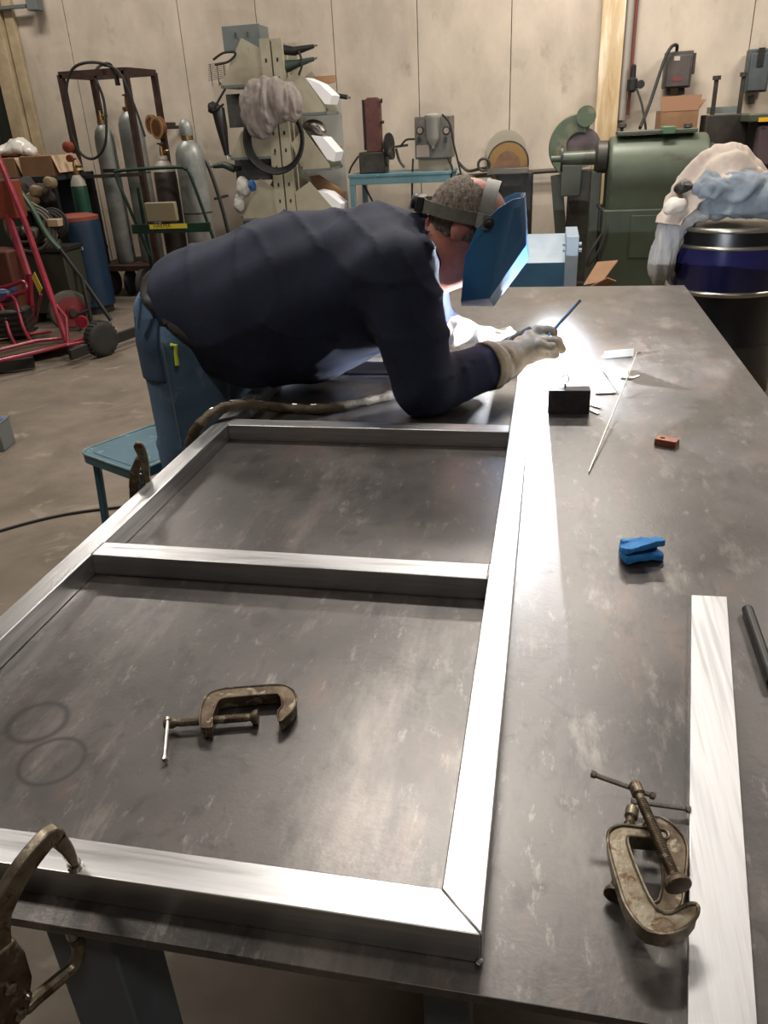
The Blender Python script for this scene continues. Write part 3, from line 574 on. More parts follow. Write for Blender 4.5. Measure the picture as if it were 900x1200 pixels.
# ---- locking pliers: one at the near left corner, one on the far side of the left bar
def sweep_flat(g, pts, ws, d):
    """flat bar following pts, width ws within the plane, thickness along d"""
    pts = [V(p) for p in pts]; d = V(d).normalized(); n = len(pts); L_ = []; R_ = []
    for i, p in enumerate(pts):
        tg = (pts[min(i+1, n-1)]-pts[max(i-1, 0)]).normalized(); s = tg.cross(d).normalized(); L_.append(p+s*ws[i]/2); R_.append(p-s*ws[i]/2)
    return L_, R_
def flat(g, pts, ws, d, th):
    L_, R_ = sweep_flat(g, pts, ws, d); dd = V(d).normalized()*th; n = len(L_); vs = []
    for i in range(n): vs += [L_[i]-dd/2, R_[i]-dd/2, R_[i]+dd/2, L_[i]+dd/2]
    fs = [(0, 1, 2, 3), tuple((n-1)*4+q for q in (3, 2, 1, 0))]
    for i in range(n-1):
        for a in range(4): b = (a+1) % 4; fs.append((i*4+a, i*4+b, (i+1)*4+b, (i+1)*4+a))
    return g.add(vs, fs)
tipp = PZ(88, 1016, TZ+H+.001); dirh = np.array([-.42, -.9, 0]); nn = np.array([.9, -.42, 0])
q = lambda px, py: PP(px, py, tipp, nn)
t = thing('locking_clamp', (tipp[0]-.04, tipp[1]-.06, .5), 'tan locking pliers gripping the near left end of the frame to the table edge', 'clamp', 'locking clamps on the frame')
g = G(); path = smooth_path([q(86, 1012), q(78, 996), q(68, 984), q(61, 977), q(48, 990), q(28, 1015), q(8, 1048), q(-6, 1080), q(-6, 1120)], 3); ws = list(np.interp(np.linspace(0, 1, len(path)), [0, .1, .3, .45, .7, 1], [.007, .011, .016, .018, .021, .028]))
flat(g, path, ws, nn, .012); part('upper_jaw', g, m_castlight, t, bevel=.002)
g = G(); low = q(86, 1098); path = smooth_path([low, q(92, 1108), q(88, 1130), q(66, 1150), q(42, 1170), q(28, 1182), q(14, 1176)], 4); g.tube(path, [.007]*len(path), 10); part('lower_jaw', g, m_castlight, t)
g = G(); path = [q(-4, 1110), q(4, 1130), q(12, 1155), q(10, 1185), q(-10, 1215), q(-30, 1250)]; flat(g, path, [.028, .036, .036, .034, .026, .022], nn, .016); part('body', g, m_cast, t, bevel=.003)
for (px, py, r) in ((6, 1152, .006), (18, 1182, .006), (26, 1160, .004)):
    c = V(q(px, py)); g = G().lathe(c+V(nn)*.006, tuple(nn), [(0, r), (.005, r), (.007, r*.6)], 12); part('rivet', g, m_steel, t)
g = G(); flat(g, [q(8, 1170), q(20, 1190), q(4, 1215), q(-14, 1240)], [.012, .012, .014, .012], nn, .008); part('release_lever', g, m_steel, t, bevel=.001)
c = V(q(88, 1016)); part('jaw_pad', G().cyl(c+V((0, 0, -.0006)), c+V((0, 0, .005)), .007, n=12), m_steel, t)
c = V(q(86, 1098)); part('jaw_pad', G().cyl(c, V((c.x, c.y, TZ-.012)), .006, n=12), m_steel, t)
e = PZ(174, 561, TZ+H); t = thing('locking_clamp', (e[0]-.03, e[1], .6), 'small locking pliers gripping the left bar of the frame beside the jeans', 'clamp', 'locking clamps on the frame')
ny = np.array([0, -1., 0]); ee = np.array([e[0]+.012, e[1]+.006, TZ+H+.001]); q2 = lambda px, py: PP(px, py, ee, np.array([.35, -.94, 0]))
g = G(); path = smooth_path([q2(173, 565), q2(171, 552), q2(168, 536), q2(163, 524), q2(158, 520)], 3); flat(g, path, list(np.interp(np.linspace(0, 1, len(path)), [0, .35, .8, 1], [.010, .017, .019, .010])), (.35, -.94, 0), .012); part('upper_jaw', g, m_castlight, t, bevel=.0015)
g = G(); flat(g, [q2(163, 536), q2(158, 552), q2(157, 566), q2(160, 600), q2(164, 640)], [.012, .018, .018, .022, .016], (.35, -.94, 0), .02); part('body', g, m_cast, t, bevel=.002)
g = G(); c = q2(165, 566); part('jaw_screw', G().cyl(V(c), V(c)+V((0, 0, .02)), .005, n=8), m_steel, t)
# ================================================================ STOOL, CABLES, NEAR FLOOR
sx = np.array([.89, -.456, 0]); sy = np.array([.456, .89, 0]); so = PZ(91, 530, .45); so[2] = 0
t = thing('stool', so+(sx+sy)*.17, 'worn teal painted metal stool behind the left side of the table', 'stool')
def sp_(u, v_, z): return V(so+sx*u+sy*v_+np.array([0, 0, z]))
S_ = .33; rad = .045; rim = []
for cx_, cy_, a0 in ((S_-rad, S_-rad, 0), (rad, S_-rad, 90), (rad, rad, 180), (S_-rad, rad, 270)):
    for k_ in range(0, 91, 18): an = math.radians(a0+k_); rim.append((cx_+rad*math.cos(an), cy_+rad*math.sin(an)))
g = G(); g.prism([sp_(u, v_, .45) for u, v_ in rim], (0, 0, -.035)); part('seat', g, m_teal, t, bevel=.006, seg=3)
ins = [(S_/2+(u-S_/2)*.84, S_/2+(v_-S_/2)*.84) for u, v_ in rim]; g = G(); g.prism([sp_(u, v_, .4515) for u, v_ in ins], (0, 0, -.003)); part('seat_panel', g, mat('faded_teal_panel', '2c5a6c', .4, .1, '1f4a5c', 9, spots='5f8088', sscale=25, slo=.62, shi=.7), t)
g = G(); g.tube([sp_(u, v_, .451) for u, v_ in rim], .004, 6, True); part('seat_rim', g, mat('rubbed_paint_rim', '7f9293', .45, .3, '4f7076', 18), t)
for u, v_ in ((.04, .04), (S_-.04, .04), (.04, S_-.04), (S_-.04, S_-.04)):
    o1 = (u-S_/2)*.16; o2 = (v_-S_/2)*.16; part('leg', G().beam(sp_(u, v_, .43), sp_(u+o1, v_+o2, .0), .022, .022), m_teal, t, bevel=.003)
for a_, b_ in (((.03, .03), (S_-.03, .03)), ((.03, .03), (.03, S_-.03)), ((S_-.03, .03), (S_-.03, S_-.03)), ((.03, S_-.03), (S_-.03, S_-.03))):
    part('rung', G().beam(sp_(*a_, .18), sp_(*b_, .18), .012, .012), m_teal, t)
g = G(); g.tube(smooth_path([PZ(-80, 650, .006), PZ(0, 622, .006), PZ(70, 604, .006), PZ(135, 595, .006), PZ(190, 592, .006), PZ(260, 640, .006), PZ(300, 760, .006)], 8), .006, 8); tag(part('floor_cable', g, m_cord), 'black cord running along the concrete floor under the stool', 'cord')
c = PZ(2, 525, 0); t = thing('tool_case', (c[0], c[1], 0), 'small grey case on the floor at the left edge of the photo', 'case')
part('case_body', G().box((c[0]-.06, c[1], .07), (.2, .14, .14), .2), mat('grey_sheet_steel', '6d7273', .5, .3), t, bevel=.006); part('lid', G().box((c[0]-.06, c[1], .143), (.206, .146, .012), .2), mat('grey_sheet_steel', '6d7273'), t, bevel=.003)
g = G(); g.helix((c[0]-.12, c[1]-.03, .185), (c[0]+.035, c[1]+.0, .185), .035, .018, .006, 6); tag(part('coiled_hose', g, mat('blue_airline', '1f4a8c', .4)), 'blue coiled air hose on top of the small grey case', 'hose')
# ================================================================ ALONG THE BACK WALL
def rect(x0, y0, x1, y1, Y): 
    xm, ym = (x0+x1)/2, (y0+y1)/2; return float(PY(x0, ym, Y)[0]), float(PY(x1, ym, Y)[0]), float(PY(xm, y1, Y)[2]), float(PY(xm, y0, Y)[2])
def pbox(g, x0, y0, x1, y1, Y, dep):
    a, b, z0, z1 = rect(x0, y0, x1, y1, Y); return g.box(((a+b)/2, Y+dep/2, (z0+z1)/2), (b-a, dep, z1-z0))
def vy(px, py, Y): return V(PY(px, py, Y))
m_rust = mat('rusty_brown_steel', '47302a', .75, .3, '33231f', 12, .0006, 60)
m_cylg = mat('scuffed_silver_cylinder', '8f918d', .45, .35, '6e716e', 5, spots='5a5a56', sscale=9, slo=.6, shi=.75)
m_cyld = mat('dark_brown_cylinder', '2e2726', .5, .1, '3b3331', 6)
m_green = mat('bottle_green_paint', '16382a', .45, .1, '10281f', 9)
m_brass = mat('dull_brass', '8a6f45', .4, .9)
m_beige = mat('beige_enamel', 'a69f8a', .55, .1, '968f7b', 5, spots='8c8068', sscale=20, slo=.66, shi=.72)
m_greybox = mat('grey_enamel', '6c7372', .5, .1, '616867', 6)
m_card = mat('corrugated_cardboard', '8d6a4c', .85, 0, '7d5d42', 6)
m_red = mat('kart_red_paint', '8a2034', .35, .1, '701a2a', 10)
m_orange = mat('orange_paint', '7f3724', .55, 0, '6e2f1f', 8)
m_mgreen = mat('machine_green_paint', '4c5546', .42, .1, '424a3c', 4, spots='38362c', sscale=3.2, slo=.58, shi=.68)
m_grease = mat('greasy_cast_iron', '45423c', .5, .4, '332f2a', 14)
m_clear = mat('clear_film', 'c9c8c4', .25, alpha=.55)
def tank(px, py, Y, r, z0, mm, label, top='valve', band=None, name='gas_cylinder', grp='gas cylinders by the back wall', band_m=None):
    p = vy(px, py, Y); x = p.x; zt = p.z; t = thing(name, (x, Y, z0), label, 'gas cylinder', grp); h = zt-z0
    sh = [(0, r*.9), (.02, r), (h-.28, r), (h-.22, r*.96), (h-.17, r*.8), (h-.135, r*.5), (h-.12, r*.36), (h-.10, r*.34)]
    part('cylinder_body', G().lathe((x, Y, z0), (0, 0, 1), sh, 28), mm, t, sharp=50)
    part('neck_ring', G().lathe((x, Y, zt-.115), (0, 0, 1), [(0, r*.42), (.03, r*.42)], 18), band_m or m_brass, t)
    if mm.name.startswith(('green', 'dark_brown')): part('pale_shoulder', G().lathe((x, Y, z0), (0, 0, 1), [(h-.21, r*.965), (h-.165, r*.81), (h-.13, r*.52), (h-.118, r*.38)], 28), mat('pale_shoulder_paint', '8f8a80', .5), t)
    if top == 'cap': part('cap', G().lathe((x, Y, zt-.09), (0, 0, 1), [(0, r*.40), (.02, r*.46), (.07, r*.46), (.10, r*.40), (.13, r*.2), (.135, .01)], 20), m_cylg, t)
    else:
        g = G().lathe((x, Y, zt-.09), (0, 0, 1), [(0, .018), (.06, .016), (.07, .012), (.1, .010)], 12); g.cyl((x, Y, zt-.05), (x+.07, Y, zt-.05), .012, n=10); part('valve', g, m_brass, t)
        part('hand_wheel', G().lathe((x, Y, zt+.005), (0, 0, 1), [(0, .028), (.012, .03), (.014, .01)], 14), m_grease, t)
    if band: part('shoulder_band', G().lathe((x, Y, z0+band), (0, 0, 1), [(0, r+.002), (.012, r+.002)], 28), m_grease, t)
    return t
# ---- rust brown cage trolley with two silver cylinders
t = thing('cylinder_rack', (-4.05, 6.95, 0), 'rust brown steel cage trolley around the two tall silver cylinders', 'rack')
xa, za = vy(71, 88, 6.8).x, vy(71, 88, 6.8).z; xb = vy(146, 82, 6.8).x; yb_ = 7.3
for (x, y) in ((xa, 6.8), (xb, 6.8), (xa+.03, yb_), (xb+.03, yb_)): part('post', G().box((x, y, (za+.25)/2), (.05, .05, za-.25)), m_rust, t)
for (a, b) in (((xa, 6.8), (xb, 6.8)), ((xa+.03, yb_), (xb+.03, yb_)), ((xa, 6.8), (xa+.03, yb_)), ((xb, 6.8), (xb+.03, yb_))): part('top_rail', G().beam((*a, za), (*b, za), .05, .05), m_rust, t)
part('base_plate', G().box(((xa+xb)/2+.01, 7.05, .27), (xb-xa+.1, .6, .05)), m_rust, t)
part('restraint_rail', G().beam((xa, 6.76, 1.1), (xb, 6.76, 1.1), .03, .03), m_grease, t)
for x in (xa+.1, xa+.28, xb-.1, xb):
    part('wheel', G().lathe((x-.025, 6.85, .125), (1, 0, 0), [(0, .09), (.01, .12), (.04, .12), (.05, .09)], 22), m_black, t)
tank(116, 129, 7.0, .090, .297, m_cylg, 'left hand silver cylinder in the brown cage with a slim stem valve', band=.78)
tank(147, 113, 7.05, .112, .297, m_cylg, 'right hand silver cylinder in the brown cage with a rubber hose fitted', band=.80)
g = G(); g.tube(smooth_path([vy(140, 100, 6.9), vy(132, 80, 6.85), vy(108, 73, 6.72), vy(86, 80, 6.72), vy(78, 105, 6.72), vy(82, 150, 6.7), vy(95, 180, 6.7), vy(112, 185, 6.7), (vy(124, 165, 6.7)), vy(122, 120, 6.75), vy(112, 90, 6.8), vy(116, 78, 6.9), vy(130, 76, 7.0), vy(137, 100, 7.0)], 8), .012, 8); tag(part('welding_hose', g, m_black), 'black hose looped over the brown cage', 'hose')
g = G(); g.tube(smooth_path([vy(120, 76, 6.86), vy(140, 85, 6.7), vy(158, 125, 6.66), vy(170, 160, 6.64)], 8), .010, 8); tag(part('welding_hose', g, m_black), 'thin black hose hanging down the right of the brown cage', 'hose')
tank(86, 188, 6.5, .072, .02, mat('green_cylinder_paint', '1b4738', .4, .1, '163c2f', 8), 'small green cylinder with an orange regulator left of the brown cage')
x, z = vy(84, 175, 6.46).x, vy(84, 175, 6.46).z; t = thing('regulator', (x, 6.46, z-.08), 'orange regulator on the small green cylinder', 'regulator'); part('regulator_body', G().lathe((x, 6.38, z+.02), (0, 1, 0), [(0, .03), (.01, .045), (.06, .045), (.07, .02)], 16), m_orange, t); part('gauge', G().lathe((x+.01, 6.37, z-.07), (0, 1, 0), [(0, .03), (.03, .03)], 16), m_orange, t)
# ---- green hand cart with two more cylinders
t = thing('cylinder_cart', (-3.4, 6.35, 0), 'green cylinder cart with a yellow lettered plate in front of the brown cage', 'cart')
Yc = 6.2; a, b = vy(137, 202, Yc), vy(214, 196, Yc); c_, d_ = vy(166, 300, Yc), vy(252, 282, Yc)
g = G(); g.tube(smooth_path([vy(176, 300, Yc+.1), vy(150, 240, Yc), vy(136, 206, Yc), vy(142, 200, Yc), vy(205, 196, Yc), vy(217, 198, Yc), vy(224, 208, Yc), vy(252, 285, Yc+.1)], 5), .014, 8); part('handle', g, m_green, t)
g = G(); g.beam(vy(122, 200, Yc+.05), vy(138, 200, Yc+.02), .03, .03); part('hand_grip', g, m_black, t)
g = G(); pbox(g, 154, 262, 246, 273, Yc-.03, .03); part('cross_plate', g, m_green, t, bevel=.003)
g = G(); pbox(g, 175, 262.5, 219, 268, Yc-.037, .004); pl = part('name_plate', g, mat('yellow_plate', 'cdb83a', .5), t, label='yellow plate with dark letters')
pc = vy(190, 265, Yc-.0375); text('lettering', 'HARPER', .045, pc, Matrix.Rotation(math.pi/2, 3, 'X'), mat('dark_lettering', '2a2a20'), pl)
for s in (-.34, .34): part('wheel', G().lathe((-3.36+s, Yc+.25, .16), (1, 0, 0), [(0, .1), (.01, .15), (.05, .15), (.06, .1)], 22), m_black, t)
part('toe_plate', G().box((-3.36, Yc+.3, .05), (.6, .42, .012)), m_green, t)
for s in (-.3, .3): part('upright', G().beam((-3.36+s, Yc+.42, .05), (-3.36+s, Yc+.42, 1.0), .025, .025), m_green, t)
part('axle', G().cyl((-3.7, Yc+.25, .16), (-3.0, Yc+.25, .16), .012, n=8), m_green, t)
tank(188, 170, Yc+.28, .098, .058, m_cyld, 'dark brown cylinder with a pale collar in the green cart', band_m=mat('pale_collar', 'b9b2a4', .6))
tank(217, 146, Yc+.28, .124, .058, m_cylg, 'grey capped cylinder in the green cart', 'cap', band=.72)
g = G(); pbox(g, 170, 237, 206, 260, Yc-.05, .05); tag(part('tool_bin', g, mat('khaki_tin', '7c745b', .6), None, bevel=.01), 'khaki metal bin hanging on the front of the green cart', 'bin')
t = thing('hand_truck', (-2.8, 6.75, 0), 'black tube hand truck between the green cart and the beige shelf rack', 'hand truck')
for o_ in (0, .3):
    g = G(); g.tube(smooth_path([vy(234, 192, 6.6+o_), vy(242, 190, 6.6+o_), vy(262, 250, 6.6+o_), V((vy(275, 290, 6.6+o_).x, 6.6+o_, .12))], 5), .016, 8); part('side_tube', g, m_dark, t)
part('rung', G().cyl(vy(252, 233, 6.6), vy(252, 233, 6.6)+V((0, .3, 0)), .012, n=8), m_dark, t); part('nose_plate', G().box((-2.72, 6.75, .06), (.3, .45, .012)), m_dark, t)
part('wheel', G().lathe((-2.8, 6.56, .12), (0, 1, 0), [(0, .08), (.01, .12), (.05, .12), (.06, .08)], 20), m_black, t); part('wheel', G().lathe((-2.8, 6.9, .12), (0, 1, 0), [(0, .08), (.01, .12), (.05, .12), (.06, .08)], 20), m_black, t)
for i, (px, py, r) in enumerate(((183, 150, .10), (176, 146, .085))):
    c = vy(px, py, 7.2+.12*i); t = thing('wire_spool', (c.x, c.y, c.z-.1), ['tan wire spool behind the dark cylinder', 'copper wire spool just right of the brown cage'][i], 'spool')
    for s in (0, .07): part('flange', G().lathe(c+V((0, s, 0)), (.5, .86, 0), [(0, r), (.01, r)], 20), mat('fibre_board', '8a6a44', .8), t)
    part('wire_winding', G().lathe(c, (.5, .86, 0), [(0, r*.75), (.07, r*.75)], 20), mat('copper_wire', '7a4630', .6, .3), t)
    part('bracket', G().beam(c+V((0, .05, 0)), V((c.x, 7.86, c.z)), .03, .03), m_dark, t)
# ---- beige shelf rack with angled bins
t = thing('shelf_rack', (-2.35, 7.1, 0), 'beige bolted upright rack with angled shelf bins on both sides', 'rack'); Yr = 6.9
for (x0, x1, k_) in ((304, 316, 0), (318, 329, 1)):
    a, b, _, zt = rect(x0, 45, x1, 55, Yr); g = G(); g.box(((a+b)/2, Yr, zt/2), (b-a, .012, zt)); g.box((a+.004, Yr+.03, zt/2), (.008, .06, zt)); g.box((b-.004, Yr+.03, zt/2), (.008, .06, zt)); u = part('upright', g, m_beige, t)
    for zz in np.arange(.4, zt-.03, .14): part('slot', G().box(((a+b)/2, Yr-.0065, zz), (.016, .002, .03)), m_dark, u)
    g = G(); g.box(((a+b)/2, Yr+.45, zt/2), (b-a, .012, zt)); part('upright', g, m_beige, t)
part('foot', G().box((vy(317, 100, Yr).x, Yr+.22, .03), (.5, .7, .06)), m_beige, t, bevel=.005)
rx = vy(317, 100, Yr).x
cr2 = lambda p: [(220+x*.2333, y*.2333) for x, y in p]
m_shelf = mat('shaded_shelf_underside', '4c4d49', .6, .2); m_lin = mat('lit_white_liner', 'e6e6e8', .5)
def bin_(poly, dep, lit_liner=None, sh=None, ledge=True, d=0):
    pts = [vy(x, y, Yr+.005+d) for x, y in cr2(poly)]; bn = part('gusset', G().prism(pts, (0, .006, 0)), m_beige, t)
    part('gusset', G().prism([p+V((0, dep, 0)) for p in pts], (0, .006, 0)), m_beige, t)
    a, b = pts[1], pts[2]; g = G(); g.prism([a, b, b+V((0, dep, 0)), a+V((0, dep, 0))], (0, 0, -.022)); part('shelf', g, m_greybox, t)
    if lit_liner:
        l_ = [vy(x, y, Yr+.02+d) for x, y in cr2(lit_liner)]; part('lit_liner', G().prism(l_, (.02, .2, 0)), m_lin, t)  # white sheets; the lit look of the shelf insides is put into the colour
    for (x, y) in (poly[1], poly[2]):
        p = vy(*cr2([(x, y)])[0], Yr+d); part('bolt', G().cyl(p+V((0, -.008, .015)), p+V((0, .004, .015)), .01, n=6), m_steel, bn)
bin_([(268, 190), (165, 430), (380, 420), (360, 240)], .42)
bin_([(270, 660), (215, 792), (440, 782), (420, 640)], .42)
bin_([(363, 898), (275, 1098), (466, 1092), (445, 950)], .42)
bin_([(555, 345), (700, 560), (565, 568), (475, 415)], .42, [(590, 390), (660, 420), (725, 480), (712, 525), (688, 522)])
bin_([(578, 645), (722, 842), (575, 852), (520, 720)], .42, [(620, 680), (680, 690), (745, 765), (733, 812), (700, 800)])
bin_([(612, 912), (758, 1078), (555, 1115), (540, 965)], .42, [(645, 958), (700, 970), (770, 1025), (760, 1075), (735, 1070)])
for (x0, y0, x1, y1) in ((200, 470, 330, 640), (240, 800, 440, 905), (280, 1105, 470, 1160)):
    (a0, b0), (a1, b1) = cr2([(x0, y0), (x1, y1)]); g = G(); pbox(g, a0, b0, a1, b1, Yr+.2, .02); part('shaded_plate', g, m_shelf, t)  # grey plates; shade under the shelves is put into their dark colour
g = G(); (a0, b0), (a1, b1) = cr2([(585, 500), (790, 1130)]); pbox(g, a0, b0, a1, b1, 7.45, .02); part('back_panel', g, mat('pale_grey_board', 'a5a39b', .6), t)
# things stored on the rack
a, b, z0, z1 = rect(262, 30, 305, 58, 7.05); t = thing('junction_box', ((a+b)/2, 7.15, z0), 'grey sheet metal box standing on top of the shelf rack', 'box')
part('box_body', G().box(((a+b)/2, 7.17, (z0+z1)/2), (b-a, .24, z1-z0)), m_greybox, t, bevel=.004); part('lid', G().box(((a+b)/2, 7.045, (z0+z1)/2), (b-a+.01, .012, z1-z0+.01)), m_greybox, t, bevel=.002)
for dx in (-.05, .06): part('latch', G().box(((a+b)/2+dx, 7.036, (z0+z1)/2+.02), (.012, .008, .04)), m_steel, t)
from mathutils import noise
def py_seed(t): return sum(map(ord, t)) % 97*.731
def lump(name, label, cat, cells, Y, m_, h=.012, amp=.006, fr=40, grp=None, k=.04, sharp=180, st=(1, 1, 1)):
    """cloth or film: blended pads given as (px, py, rx, rz, ry, dy)"""
    cs = [(vy(px, py, Y+dy), rx_, rz_, ry_) for (px, py, rx_, rz_, ry_, dy) in cells]
    def fn(P):
        d = None
        for c, rx_, rz_, ry_ in cs: e = ell(P, tuple(c), (rx_, ry_, rz_)); d = e if d is None else smin(d, e, k)
        return d
    lo = np.min([np.array(c)-np.array([a_, c3, b_]) for c, a_, b_, c3 in cs], 0)-.03; hi = np.max([np.array(c)+np.array([a_, c3, b_]) for c, a_, b_, c3 in cs], 0)+.03
    o = part(name, surf(fn, lo, hi, h), m_, None, sharp=sharp); me = o.data; me.update(); f0 = fr*.2; s0 = V((py_seed(label), .37, 1.9))
    nr = [v.normal.copy() for v in me.vertices]
    for v, n in zip(me.vertices, nr):
        p = v.co; q = V((p.x*f0*st[0], p.y*f0*st[1], p.z*f0*st[2]))+s0; q = q+noise.noise_vector(q*.6)*.7
        r = abs(noise.noise(q))*1.5+abs(noise.noise(q*2.1+V((3, 1, 7))))*.8+abs(noise.noise(q*4.3))*.35
        v.co = p+n*(r-.75)*amp*3.2
    me.update(); return tag(o, label, cat, grp)
lump('cloth_bag', 'greyish cloth bag hanging on the front of the shelf rack', 'bag', [(304, 132, .16, .22, .09, 0), (318, 112, .17, .12, .08, 0), (340, 122, .11, .13, .07, 0)], 6.75, mat('mauve_grey_cloth', '8a817c', .85, 0, '776d68', 14), .011, .009, 34, k=.09, st=(1.5, 1, .4))
c = vy(323, 163, 6.8); t = thing('coiled_cable', (c.x, c.y, c.z-.28), 'coil of thick black cable hanging on the shelf rack upright', 'cable')
for i in range(4):
    r = .235+.012*i; g = G(); g.tube([c+V((r*math.cos(a), -.02*i+.01*math.sin(3*a), (r*1.02)*math.sin(a)-.0)) for a in [2*math.pi*j/36 for j in range(36)]], .011, 7, True); part('loop', g, m_black, t)
def power_tool(label, pts, r, Y, mm, name='power_tool', cat='tool'):
    p = [vy(x, y, Y) for x, y in pts]; t = thing(name, p[0], label, cat, 'tools on the shelf rack'); part('tool_body', G().tube(p, r, 12), mm, t, sharp=50); part('handle', G().cyl(p[0], p[0]+V((.02, .08, .0)), r[0]*.7, n=8), m_grease, t); d=(p[-1]-p[-2]).normalized(); part('spindle', G().cyl(p[-1], p[-1]+d*.03, r[-1]*.5, n=8), m_steel, t); return t
power_tool('dark angle grinder handle pointing right at the top of the shelf rack', [(330, 58), (345, 60), (368, 54)], [.04, .035, .015], 7.0, m_dark)
power_tool('dark green tool handle below the grinder on the right of the shelf rack', [(335, 78), (350, 74), (368, 69)], [.05, .03, .016], 7.0, mat('dark_green_plastic', '2c3a31', .5))
power_tool('black power drill hanging at the left of the shelf rack', [(247, 125), (256, 130), (260, 150), (266, 182)], [.05, .06, .05, .022], 6.95, m_dark)
power_tool('small green tool handle sticking out left at the middle of the shelf rack', [(275, 198), (262, 193), (250, 195)], [.035, .03, .018], 7.0, mat('dark_green_plastic', '2c3a31', .5))
power_tool('black bolt handle sticking out at the upper right of the shelf rack', [(385, 112), (395, 112), (407, 114)], [.012, .02, .02], 7.2, m_dark)
for i, (p_, lb) in enumerate((([(250, 70), (262, 62), (276, 62), (268, 72), (252, 76)], 'black cable bunched at the upper left of the shelf rack'), ([(264, 104), (256, 118), (250, 130), (262, 122)], 'short black cable dangling under the upper left shelf bin'), ([(350, 60), (354, 74), (350, 88)], 'short black cable beside the grinder handle on the shelf rack'))):
    g = G(); g.tube(smooth_path([vy(x, y, 6.86+.01*i) for x, y in p_], 5), .010, 7); tag(part('cable', g, m_black), lb, 'cable')
g = G()
for i in range(9): p = vy(244, 76+2.3*i, 6.95); g.beam(p, p+V((.17, 0, .015)), .006, .004)
for i in range(3): p = vy(246+8*i, 75, 6.947); g.beam(p, p+V((.0, 0, -.17)), .006, .004)
tag(part('wire_basket', g, m_steel), 'flat wire grille at the upper left of the shelf rack', 'grille', kind='stuff')
lump('plastic_bag', 'crumpled clear plastic bag in the lower left bin of the shelf rack', 'bag', [(285, 220, .07, .10, .06, 0), (280, 240, .05, .08, .05, 0)], 6.95, mat('cloudy_film', 'b9b5ae', .3), .012, .007, 50)
lump('blue_rag', 'small blue rag in the lower left bin of the shelf rack', 'rag', [(296, 218, .035, .05, .04, 0)], 6.86, mat('blue_rag', '2d5f9c', .8), .01, .004, 70)
for i, (pl_, lb) in enumerate((([(610, 885), (650, 880), (785, 965), (772, 1022), (720, 985), (635, 945)], 'torn brown cardboard sheet in the lower right bin of the shelf rack'), ([(695, 690), (765, 735), (755, 765), (700, 725)], 'small cardboard scrap in the middle right bin of the shelf rack'), ([(625, 385), (728, 378), (735, 412), (680, 425)], 'cardboard scrap in the upper right bin of the shelf rack'))):
    tag(part('cardboard_sheet', G().prism([vy(x, y, 7.15) for x, y in cr2(pl_)], (0.02, .012, 0)), m_card), lb, 'cardboard')
lump('metal_cover', 'dull metal cover lying in the middle right bin of the shelf rack', 'cover', [(367, 147, .10, .045, .08, 0), (376, 155, .06, .03, .06, 0)], 7.02, mat('dull_tin', '7b756d', .35, .8), .014, .003, 40)
# ---- teal bench with machines
Yb = 7.0; a, b, z0, z1 = rect(408, 203, 528, 214, Yb); zt = z1; t = thing('workbench', ((a+b)/2, Yb+.25, 0), 'teal painted steel bench against the back wall', 'bench')
m_bteal = mat('bench_teal', '5f7f88', .4, .1, '4c6f79', 7, spots='8fb2b4', sscale=10, slo=.6, shi=.7)
part('bench_top', G().box(((a+b)/2, Yb+.28, zt-.012), (b-a, .56, .024)), m_bteal, t, bevel=.003)
for y in (Yb+.02, Yb+.54): part('apron', G().box(((a+b)/2, y, zt-.055), (b-a-.02, .03, .062)), m_bteal, t, bevel=.003)
for x in (a+.03, b-.03):
    for y in (Yb+.03, Yb+.53): part('leg', G().box((x, y, (zt-.024)/2), (.045, .045, zt-.024)), m_bteal, t, bevel=.003)
BZ = zt
def rz_(px, py, Y=Yb+.12): p = vy(px, py, Y); return p
t = thing('belt_sander', rz_(436, 205), 'upright belt sander with a maroon belt on the left of the teal bench', 'sander'); Ys = Yb+.1
a, b, z0, z1 = rect(428, 114, 446, 178, Ys); part('abrasive_belt', G().prism([V((x, Ys, z)) for x, z in ((a, z0), (b, z0), (b, z1-.02), (b-.03, z1), (a+.03, z1), (a, z1-.02))], (0, .08, 0)), mat('maroon_abrasive', '4a2a28', .85, 0, '5a3631', 30), t, bevel=.006)
part('platen_frame', G().box((a-.012, Ys+.04, (z0+z1)/2), (.02, .07, z1-z0-.03)), m_dark, t); 
a2, b2, zz0, zz1 = rect(421, 178, 451, 204, Ys); part('base_casting', G().box(((a2+b2)/2, Ys+.1, (BZ+zz1)/2), (b2-a2, .22, zz1-BZ)), m_grease, t, bevel=.012)
part('motor', G().lathe((b2-.02, Ys+.1, (BZ+zz1)/2+.03), (1, 0, 0), [(0, .05), (.01, .07), (.03, .07)], 18), m_grease, t)
c = rz_(455, 170, Ys+.05); part('disc', G().lathe(c, (1, -.3, 0), [(0, .10), (.015, .10)], 24), m_dark, t); c2 = rz_(457, 180, Ys); part('pulley', G().lathe(c2, (1, -.2, 0), [(0, .05), (.03, .05)], 18), m_grease, t)
part('tracking_knob', G().cyl(rz_(446, 143, Ys), rz_(450, 143, Ys), .012, n=8), m_dark, t); part('tracking_knob', G().cyl(rz_(446, 118, Ys), rz_(448, 118, Ys), .018, n=8), m_dark, t)
part('work_rest', G().beam(rz_(456, 173, Ys), rz_(478, 170, Ys), .03, .02), m_grease, t); g = G(); g.tube(smooth_path([rz_(464, 174, Ys), rz_(468, 188, Ys), rz_(474, 196, Ys)], 4), .012, 7); part('rest_bracket', g, m_grease, t)
t = thing('control_unit', rz_(508, 200), 'grey two gauge blasting unit with a clear canister on the teal bench', 'machine'); Yu = Yb+.16
